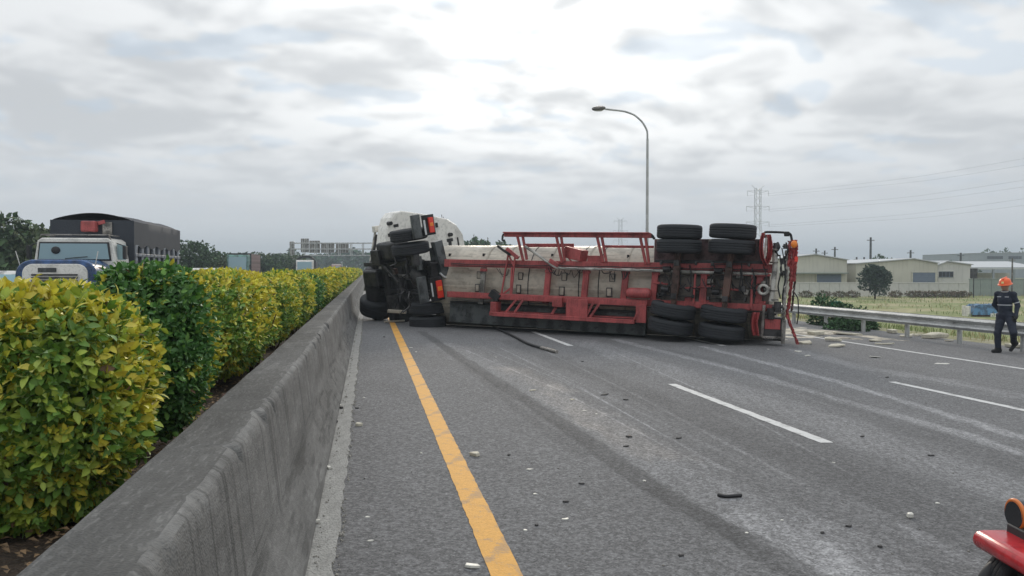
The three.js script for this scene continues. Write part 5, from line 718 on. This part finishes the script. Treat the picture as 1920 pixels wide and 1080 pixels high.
// ---------------------------------------------------------------- the walking person
{
  const f = ground(1873, 661), g = new THREE.Group(); g.name = numbered('person'); scene.add(g); g.position.copy(f);
  const toCam = camera.position.clone().sub(f).setY(0).normalize(); g.rotation.y = Math.atan2(toCam.x, toCam.z) - 0.35; g.scale.setScalar(0.985);
  tag(g, 'person in dark navy uniform and orange helmet walking by the guardrail', 'person');
  const J = { ankL: [0.0, 0.09, 0.05], heelL: [0.0, 0.05, 0.0], toeL: [-0.05, 0.04, 0.20], kneeL: [0.0, 0.47, 0.10], hipL: [0.04, 0.86, 0], hipR: [0.22, 0.86, 0], kneeR: [0.35, 0.51, 0.15], ankR: [0.24, 0.25, -0.20], heelR: [0.25, 0.22, -0.28], toeR: [0.20, 0.07, -0.14], pel: [0.13, 0.92, 0], waist: [0.125, 1.06, 0.01], chest: [0.12, 1.25, 0.02], shC: [0.12, 1.39, 0.0], shL: [-0.045, 1.385, 0], shR: [0.285, 1.385, 0], elL: [-0.15, 1.13, -0.12], wrL: [-0.05, 0.96, -0.16], elR: [0.36, 1.13, -0.04], wrR: [0.37, 0.88, 0.08], neck: [0.125, 1.46, 0.02], head: [0.12, 1.60, 0.07] };
  const B = [['hipL', 'kneeL', 0.105, 0.075], ['kneeL', 'ankL', 0.075, 0.062], ['heelL', 'toeL', 0.052, 0.042], ['ankL', 'heelL', 0.058, 0.052], ['hipR', 'kneeR', 0.105, 0.075], ['kneeR', 'ankR', 0.075, 0.062], ['ankR', 'heelR', 0.056, 0.05], ['heelR', 'toeR', 0.05, 0.042], ['hipL', 'hipR', 0.11, 0.11], ['pel', 'waist', 0.14, 0.135], ['waist', 'chest', 0.135, 0.15], ['chest', 'shC', 0.145, 0.11], ['shL', 'shR', 0.062, 0.062], ['shL', 'elL', 0.064, 0.052], ['elL', 'wrL', 0.056, 0.042], ['shR', 'elR', 0.064, 0.052], ['elR', 'wrR', 0.056, 0.042], ['shC', 'neck', 0.075, 0.056], ['neck', 'head', 0.055, 0.07]];
  const fing = (w, d, out, sd) => { const r = []; const W = V(...w), D = V(...d).normalize(), O = V(...out).normalize(), P = W.clone().addScaledVector(D, 0.05); r.push([W, P, 0.030, 0.034]); for (let k = 0; k < 4; k++) { const b = P.clone().addScaledVector(O, (k - 1.5) * 0.020).addScaledVector(D, 0.02), c = b.clone().addScaledVector(D, 0.036 - Math.abs(k - 1.3) * 0.004), e = c.clone().addScaledVector(D, 0.026).add(V(0, 0, sd * 0.018)); r.push([b, c, 0.0095, 0.009], [c, e, 0.009, 0.008]); } const t = W.clone().addScaledVector(D, 0.02).addScaledVector(O, 0.03), u = t.clone().addScaledVector(O, 0.022).addScaledVector(D, 0.03); r.push([t, u, 0.012, 0.0095], [u, u.clone().addScaledVector(D, 0.022), 0.0095, 0.008]); return r; };
  const bones = B.map(([a, b, p, q]) => [V(...J[a]), V(...J[b]), p, q]).concat([[V(0.13, 1.57, 0.075), V(0.13, 1.66, 0.05), 0.075, 0.095], [V(0.13, 1.535, 0.10), V(0.13, 1.56, 0.10), 0.045, 0.05], [V(0.13, 1.60, 0.145), V(0.13, 1.575, 0.163), 0.012, 0.016], [V(0.055, 1.60, 0.05), V(0.05, 1.585, 0.05), 0.014, 0.014], [V(0.205, 1.60, 0.05), V(0.21, 1.585, 0.05), 0.014, 0.014]], fing(J.wrR, [0.05, -1, 0.15], [0.1, 0, 1], -1), fing(J.wrL, [0.75, -0.6, -0.1], [0.3, 0.4, 0.9], 1)).map(([a, b, p, q]) => ({ a, d: b.clone().sub(a), l2: Math.max(1e-9, b.distanceToSquared(a)), p, q, m: Math.max(p, q) }));
  const N = 150, half = N / 2, S = 0.92, C = V(0.11, 0.89, 0);
  const mc = new MarchingCubes(N, new THREE.MeshStandardMaterial(), false, false, 200000); mc.isolation = 0;
  const F = mc.field, P = V(), D = V(); F.fill(-1);
  for (let k = 0; k < N; k++) for (let j = 0; j < N; j++) for (let i = 0; i < N; i++) {
    P.set((i - half) / half * S + C.x, (j - half) / half * S + C.y, (k - half) / half * S + C.z); if (P.x < -0.4 || P.x > 0.62 || P.z < -0.45 || P.z > 0.4) continue;
    let s = 1; for (const b of bones) { D.subVectors(P, b.a); let t = D.dot(b.d) / b.l2; t = t < 0 ? 0 : t > 1 ? 1 : t; const e = Math.hypot(D.x - b.d.x * t, D.y - b.d.y * t, D.z - b.d.z * t) - mix(b.p, b.q, t); if (e > s + 0.05) continue; const kk = b.m < 0.02 ? 0.006 : 0.035, h = Math.max(0, kk - Math.abs(s - e)) / kk; s = Math.min(s, e) - h * h * kk * 0.25; }
    if (P.y > 0.2 && P.y < 1.42) s += 0.012 * (vnoise(P.x * 14 + P.z * 9, P.y * 20) - 0.5);    // folds of the cloth
    F[i + j * N + k * N * N] = -s;
  }
  mc.update(); const n = mc.count, pa = mc.positionArray, na = mc.normalArray, pos = new Float32Array(n * 3), nor = new Float32Array(n * 3), col = new Float32Array(n * 3);
  for (let i = 0; i < n; i++) { const x = pa[i * 3] * S + C.x, y = pa[i * 3 + 1] * S + C.y, z = pa[i * 3 + 2] * S + C.z; pos.set([x, y, z], i * 3); nor.set([na[i * 3], na[i * 3 + 1], na[i * 3 + 2]], i * 3); const hand = Math.hypot(x - J.wrR[0], y - J.wrR[1] + 0.06, z - J.wrR[2]) < 0.085 || Math.hypot(x - J.wrL[0] - 0.05, y - J.wrL[1] + 0.04, z - J.wrL[2]) < 0.085; let c = y > 1.475 ? [0.36, 0.22, 0.15] : hand ? [0.02, 0.02, 0.022] : (y < 0.12 && z > -0.1) || (Math.hypot(x - J.ankR[0], y - J.ankR[1] + 0.08, z - J.ankR[2]) < 0.17 && y < 0.28) ? [0.012, 0.012, 0.013] : y > 0.93 ? [0.014, 0.020, 0.036] : [0.016, 0.021, 0.038]; if (y > 1.60 && z < 0.06) c = [0.012, 0.01, 0.01]; col.set(c, i * 3); }
  const bg = new THREE.BufferGeometry(); bg.setAttribute('position', new THREE.BufferAttribute(pos, 3)); bg.setAttribute('normal', new THREE.BufferAttribute(nor, 3)); bg.setAttribute('color', new THREE.BufferAttribute(col, 3));
  mesh('body', bg, new THREE.MeshStandardMaterial({ color: 0xffffff, vertexColors: true, roughness: 0.8 }), g);
  const hm = latheG([[0.155, -0.02], [0.165, -0.012], [0.145, 0.0], [0.135, 0.03], [0.125, 0.075], [0.095, 0.115], [0.05, 0.135], [0.001, 0.14]], 32); hm.scale(0.92, 1, 1.1); const h = mesh('helmet', hm, plain(0.85, 0.12, 0.02, 0.28), g); h.position.set(0.13, 1.635, 0.06); h.rotation.x = 0.22;
  mesh('helmet_ridge', (() => { const q = boxG(0.025, 0.03, 0.24, 0, 0.135, 0, 0, 0, 0, 0.01); return q; })(), plain(0.85, 0.12, 0.02, 0.28), h); mesh('helmet_badge', boxG(0.05, 0.045, 0.015, 0, 0.055, 0.142, -0.3), plain(0.8, 0.7, 0.3, 0.4), h);
  const refl = plain(0.42, 0.44, 0.47, 0.45); const band = (y, r, x, z, sx, sz) => { const q = new THREE.CylinderGeometry(r, r, 0.022, 32, 1, true); q.scale(sx, 1, sz); q.translate(x, y, z); return q; };
  mesh('reflective_band', band(1.135, 0.157, 0.12, 0.015, 1.0, 1.0), refl, g);
  for (const x of [0.04, 0.20]) mesh('chest_tape', boxG(0.085, 0.02, 0.012, x, 1.325, 0.148), refl, g); mesh('collar', (() => { const q = new THREE.TorusGeometry(0.062, 0.02, 8, 20); q.rotateX(Math.PI / 2 + 0.3); q.translate(0.125, 1.455, 0.035); return q; })(), plain(0.30, 0.30, 0.30, 0.7), g);
  mesh('arm_band', (() => { const q = new THREE.CylinderGeometry(0.064, 0.064, 0.022, 18, 1, true); const d = V(...J.elR).sub(V(...J.shR)).normalize(); q.applyQuaternion(new THREE.Quaternion().setFromUnitVectors(V(0, 1, 0), d)); const p = V(...J.shR).lerp(V(...J.elR), 0.75); q.translate(p.x, p.y, p.z); return q; })(), refl, g);
}

// ---------------------------------------------------------------- red machine at the lower right, mostly outside the frame
{
  const d = 3.9, b = at(1905, 1100, d), g = group('red_machine', [b.x, groundY(b.x), b.z], faceTurn); tag(g, 'low red machine with black wheel and amber rimmed lamp', 'machine');
  const k = d / F_PX, gy = groundY(b.x), X = (px) => (px - 1905) * k, Y = (py) => at(1905, py, d).y - gy;
  const gloss = paint(0.50, 0.022, 0.032, 0.3, 0, { map: grimeSoft }), gr = plain(0.03, 0.03, 0.032, 0.5);
  const s = new THREE.Shape(); s.moveTo(X(1829), Y(1010)); s.quadraticCurveTo(X(1831), Y(999), X(1842), Y(998)); s.lineTo(X(1886), Y(998)); s.lineTo(X(1960), Y(1012)); s.lineTo(X(2150), Y(1016)); s.lineTo(X(2150), Y(1080)); s.lineTo(X(1980), Y(1070)); s.quadraticCurveTo(X(1910), Y(1056), X(1870), Y(1036)); s.lineTo(X(1838), Y(1024)); s.quadraticCurveTo(X(1829), Y(1020), X(1829), Y(1010));
  const bd = new THREE.ExtrudeGeometry(s, { depth: 0.42, bevelEnabled: true, bevelSize: 0.012, bevelThickness: 0.02, bevelSegments: 3, curveSegments: 10 }); bd.translate(0, 0, 0); mesh('body_shell', boxUV(toCreasedNormals(bd, 0.6)), gloss, g);
  mesh('body_panel', boxG(0.34, 0.012, 0.30, X(1886) + 0.19, Y(1001) - 0.008, 0.2, 0, 0, -0.18), plain(0.30, 0.02, 0.028, 0.35), g);
  mesh('lamp_mount', boxG(0.5, 0.055, 0.30, X(1884) + 0.25, Y(993), 0.15, 0, 0, -0.05), gr, g);
  const lh = rodG([X(1888), Y(958), 0.04], [X(1985), Y(960), 0.04], 0.070, 0.070, 28), lm = mesh('lamp', lh, plain(0.015, 0.017, 0.02, 0.2), g); const ring = new THREE.TorusGeometry(0.066, 0.011, 12, 32); ring.rotateY(Math.PI / 2); ring.translate(X(1892), Y(958), 0.04); mesh('amber_rim', ring, plain(0.62, 0.17, 0.03, 0.3), lm);
  const arch = new THREE.TorusGeometry(0.185, 0.028, 12, 30, Math.PI * 1.0); arch.translate(X(1897), Y(1048) - 0.185 + 0.02, 0.04); mesh('wheel_guard', boxUV(arch), gr, g);
  for (const x of [X(1897), X(1897) + 0.62]) { const w = new THREE.Group(); w.name = 'wheel'; g.add(w); w.position.set(x, 0.16, 0.08); w.rotation.x = Math.PI / 2; w.scale.set(0.29, 0.45, 0.29); mesh('tyre', tyreGeo, M.rubber, w); mesh('rim', rimGeo, M.red, w); const w2 = w.clone(); w2.position.z = 0.42; g.add(w2); }
  mesh('chassis_frame', boxG(0.75, 0.06, 0.30, X(1897) + 0.3, 0.22, 0.25), gr, g); mesh('bracket', join([barG([X(1860), Y(1041), 0.04], [X(1905), Y(1066), 0.04], 0.012, 0.02), barG([X(1900), Y(1040), 0.05], [X(1960), Y(1064), 0.05], 0.012, 0.03)]), gr, g);
}

// ---------------------------------------------------------------- hose, spilled load, debris
{
  const pts = [[925, 616], [940, 622], [965, 634], [990, 647], [1015, 655], [1044, 663]].map(([x, y]) => { const p = ground(x, y); p.y += 0.035; return p.toArray(); });
  const h = group('hose'); tag(h, 'black rubber hose lying on the road before the tanker', 'hose'); mesh('tube', tubeG(pts, 0.03, 50, 8), M.black, h); mesh('coupling', rodG(pts[4], pts[5], 0.036, 0.036, 10), M.steel, h);
}
{ // spilled pale load beyond the tanker's rear: an uneven low heap
  const R = rng(610), pos = [], idx = []; const c0 = ground(1600, 632), NX = 70, NZ = 40, x0 = 9.6, x1 = 15.0, z0 = -17.6, z1 = -26; const q = [];
  for (let j = 0; j <= NZ; j++) for (let i = 0; i <= NX; i++) { const x = mix(x0, x1, i / NX), z = mix(z0, z1, j / NZ), n = fbm(x * 0.9, z * 1.1, 4), e = Math.min(i / NX, 1 - i / NX, j / NZ, 1 - j / NZ) * 5; const h = (n - 0.49) * 0.24 * Math.min(1, e) - (1 - Math.min(1, e)) * 0.04; pos.push(x, groundY(x) + Math.max(-0.02, h), z); q.push(h); }
  for (let j = 0; j < NZ; j++) for (let i = 0; i < NX; i++) { const a = j * (NX + 1) + i, c = a + NX + 1; if (Math.max(q[a], q[a + 1], q[c], q[c + 1]) < 0) continue; idx.push(a, a + 1, c, a + 1, c + 1, c); }
  const g = new THREE.BufferGeometry(); g.setAttribute('position', new THREE.Float32BufferAttribute(pos, 3)); g.setIndex(idx); g.computeVertexNormals(); tag(mesh('spilled_load', boxUV(g, 0.8), paint(0.55, 0.51, 0.43, 0.9)), 'pale spilled load spread on the road beside the tanker rear', 'spill', null, 'stuff');
}
function shard(px, py, w, d, h, mat, name, label, cat, grp, seed, lift = 0) {
  const R = rng(seed), p = ground(px, py), n = 6 + Math.floor(R() * 3), s = new THREE.Shape(); for (let i = 0; i < n; i++) { const a = i / n * 6.283, q = 0.5 + 0.8 * R(); const X = Math.cos(a) * w / 2 * q, Y = Math.sin(a) * d / 2 * q; i ? s.lineTo(X, Y) : s.moveTo(X, Y); } const warp = h > 0.03 ? 3 : 30;
  const g = new THREE.ExtrudeGeometry(s, { depth: h, bevelEnabled: true, bevelSize: h * 0.25, bevelThickness: h * 0.25, bevelSegments: 1 }); g.rotateX(-Math.PI / 2); g.rotateZ((R() - 0.5) * 0.25); g.rotateX((R() - 0.5) * 0.25);
  const ps = g.attributes.position; g.scale(0.7, 0.5, 0.7); for (let i = 0; i < ps.count; i++) ps.setY(i, ps.getY(i) + (h > 0.03 ? 0.9 : 0.35) * h * (vnoise(ps.getX(i) * warp + seed, ps.getZ(i) * warp) - 0.3)); g.computeVertexNormals(); g.computeBoundingBox(); g.translate(0, -g.boundingBox.min.y - 0.003, 0);
  const m = mesh(name, boxUV(g, 0.8), mat); m.position.set(p.x, p.y + lift, p.z); m.rotation.y = (R() - 0.5) * 1.4; return tag(m, label, cat, grp);
}
const foam = paint(0.62, 0.59, 0.50, 0.95, 0, { map: grimeSoft }), chip = paint(0.66, 0.66, 0.63, 0.7, 0, { map: grimeSoft }), darkBit = plain(0.05, 0.048, 0.047, 0.75), brownBit = paint(0.16, 0.11, 0.09, 0.85);
[[614, 881, 0.09, 0.05], [590, 984, 0.085, 0.06], [887, 1064, 0.10, 0.07], [636, 763, 0.06, 0.05]].forEach(([x, y, w, d], i) => shard(x, y, w, d, 0.022, chip, 'white_fragment', 'white broken fragment lying near the barrier foot and yellow line', 'fragment', 'white fragments by the barrier', 700 + i, x < 640 ? 0.016 : 0));
[[671, 799, 0.10, 0.08], [891, 855, 0.10, 0.07]].forEach(([x, y, w, d], i) => shard(x, y, w, d, 0.05, foam, 'foam_lump', 'pale yellowish foam lump beside the yellow line', 'fragment', 'foam lumps on the road', 720 + i));
[[993, 881, 0.10, 0.03], [1096, 771, 0.11, 0.04], [1003, 927, 0.04, 0.03], [1060, 974, 0.07, 0.03], [770, 652, 0.10, 0.05], [780, 660, 0.06, 0.04], [1208, 902, 0.04, 0.03], [689, 970, 0.06, 0.03], [694, 1015, 0.045, 0.03], [682, 746, 0.04, 0.03], [1466, 976, 0.035, 0.025], [1757, 944, 0.05, 0.035], [1563, 868, 0.03, 0.03], [1118, 777, 0.05, 0.03], [1440, 655, 0.08, 0.06], [930, 670, 0.05, 0.04], [1400, 1000, 0.03, 0.02], [985, 995, 0.035, 0.03], [790, 850, 0.03, 0.03]].forEach(([x, y, w, d], i) => shard(x, y, w, d, 0.012, chip, 'pale_chip', 'small pale chip of debris scattered on the asphalt', 'fragment', 'pale chips on the asphalt', 740 + i));
[[1133, 741, 0.16, 0.08], [1173, 750, 0.09, 0.06], [1178, 820, 0.09, 0.035], [1273, 822, 0.11, 0.04], [1174, 838, 0.06, 0.03], [954, 854, 0.035, 0.03], [1090, 908, 0.055, 0.025], [1060, 942, 0.05, 0.03], [1006, 986, 0.03, 0.025], [1617, 819, 0.06, 0.04], [1746, 855, 0.07, 0.04], [1591, 988, 0.045, 0.03], [1664, 708, 0.09, 0.06], [670, 766, 0.06, 0.04], [1092, 678, 0.07, 0.05], [1277, 1043, 0.06, 0.02], [1542, 1000, 0.025, 0.025], [1650, 1026, 0.03, 0.03], [720, 632, 0.07, 0.05]].forEach(([x, y, w, d], i) => shard(x, y, w, d, 0.02, darkBit, 'dark_fragment', 'small dark broken piece scattered on the asphalt', 'fragment', 'dark pieces on the asphalt', 780 + i));
[[997, 733, 0.15, 0.04], [1072, 750, 0.10, 0.07], [1180, 818, 0.05, 0.03]].forEach(([x, y, w, d], i) => shard(x, y, w, d, 0.02, i < 2 ? foam : brownBit, 'tan_fragment', 'tan broken fragment in the brown stain on the road', 'fragment', 'tan fragments', 820 + i));
tag(mesh('rubber_strip', tubeG([[1346, 931], [1360, 934], [1376, 933], [1390, 932]].map(([x, y]) => { const p = ground(x, y); p.y += 0.014; return p.toArray(); }), 0.013, 16, 7), M.black), 'short black rubber strip lying alone on the road', 'strip');
shard(1706, 970, 0.07, 0.06, 0.045, chip, 'broken_lens', 'grey white broken lens piece on dark asphalt near the red machine', 'fragment', null, 830);
[[1640, 670, 0.45, 0.35], [1765, 682, 0.42, 0.3]].forEach(([x, y, w, d], i) => shard(x, y, w, d, 0.012, chip, 'white_sheet', 'flat white sheet lying in the lane beyond the dashed line', 'sheet', 'white sheets on the road', 840 + i));
[[1498, 660, 0.35, 0.15], [1515, 668, 0.2, 0.12]].forEach(([x, y, w, d], i) => shard(x, y, w, d, 0.03, chip, 'white_board', 'white broken board lying by the torn crash bar', 'board', 'white boards', 850 + i));
[[1675, 625, 0.32, 0.3, 0.22], [1700, 632, 0.5, 0.3, 0.06], [1755, 635, 0.6, 0.3, 0.12], [1590, 628, 0.6, 0.3, 0.08], [1640, 640, 0.5, 0.25, 0.05], [1560, 640, 0.5, 0.3, 0.06], [1905, 652, 0.45, 0.4, 0.16], [1720, 630, 0.3, 0.2, 0.08], [1530, 628, 0.5, 0.3, 0.1], [1610, 618, 0.7, 0.4, 0.08], [1655, 646, 0.4, 0.2, 0.04], [1570, 650, 0.5, 0.2, 0.04], [1780, 640, 0.4, 0.3, 0.06], [1510, 645, 0.5, 0.3, 0.06]].forEach(([x, y, w, d, h], i) => shard(x, y, w * (1.0 + 0.7 * ((i * 5) % 4) / 3), d * (1.2 + 0.6 * ((i * 3) % 5) / 4), h * (0.7 + 0.7 * ((i * 7) % 3) / 2), foam, 'foam_chunk', 'cream foam chunk from the spilled load by the guardrail', 'foam chunk', 'foam chunks', 860 + i));
[[628, 782, 0.02], [630, 795, 0.03], [612, 838, 0.02], [582, 945, 0.025], [640, 768, 0.02]].forEach(([x, y, w], i) => shard(x, y, w * 1.5, w * 2.6, 0.03, darkBit, 'dark_bit', 'tiny dark bit lodged in the gutter under the barrier', 'fragment', 'dark bits in the gutter', 880 + i, 0.014));
{ // crumbs of broken concrete along the gutter
  const R = rng(905), list = [], base = new THREE.IcosahedronGeometry(1, 0); for (let i = 0; i < 900; i++) { const z = -2.4 - 24 * Math.pow(R(), 1.4), edge = R() < 0.75, x = edge ? -0.18 + 0.05 * (R() - 0.5) + 0.05 * (fbm(z * 1.6, 3.3, 4) - 0.5) : -0.31 + 0.03 * R(), s = (0.004 + 0.016 * R() * R() * R()) ; const q = base.clone(); q.scale(s * (0.7 + R()), s * 0.7, s * (0.8 + R())); q.rotateY(R() * 6); q.rotateX(R()); q.translate(x, groundY(0) + (edge ? 0.008 : 0.018) + s * 0.3, z); list.push(q); }
  tag(mesh('gutter_rubble', join(list), paint(0.50, 0.49, 0.46, 0.95)), 'crumbs of pale broken concrete along the gutter edge', 'rubble', null, 'stuff');
}
{ // small grit over the lanes: nobody could count it
  const R = rng(900), list = []; const base = new THREE.IcosahedronGeometry(1, 0); for (let i = 0; i < 1500; i++) { const z = -2.6 - 22 * Math.pow(R(), 1.5), x = -0.1 + 12 * R(), s = 0.003 + 0.006 * R() * R(); const q = base.clone(); q.scale(s * (0.7 + R()), s * 0.7, s * (0.7 + R())); q.rotateY(R() * 6); q.translate(x, groundY(x) + s * 0.4, z); list.push(q); }
  tag(mesh('road_grit', join(list), paint(0.33, 0.32, 0.30, 0.9)), 'fine pale grit strewn over the asphalt lanes', 'grit', null, 'stuff');
}
renderer.render(scene, camera);
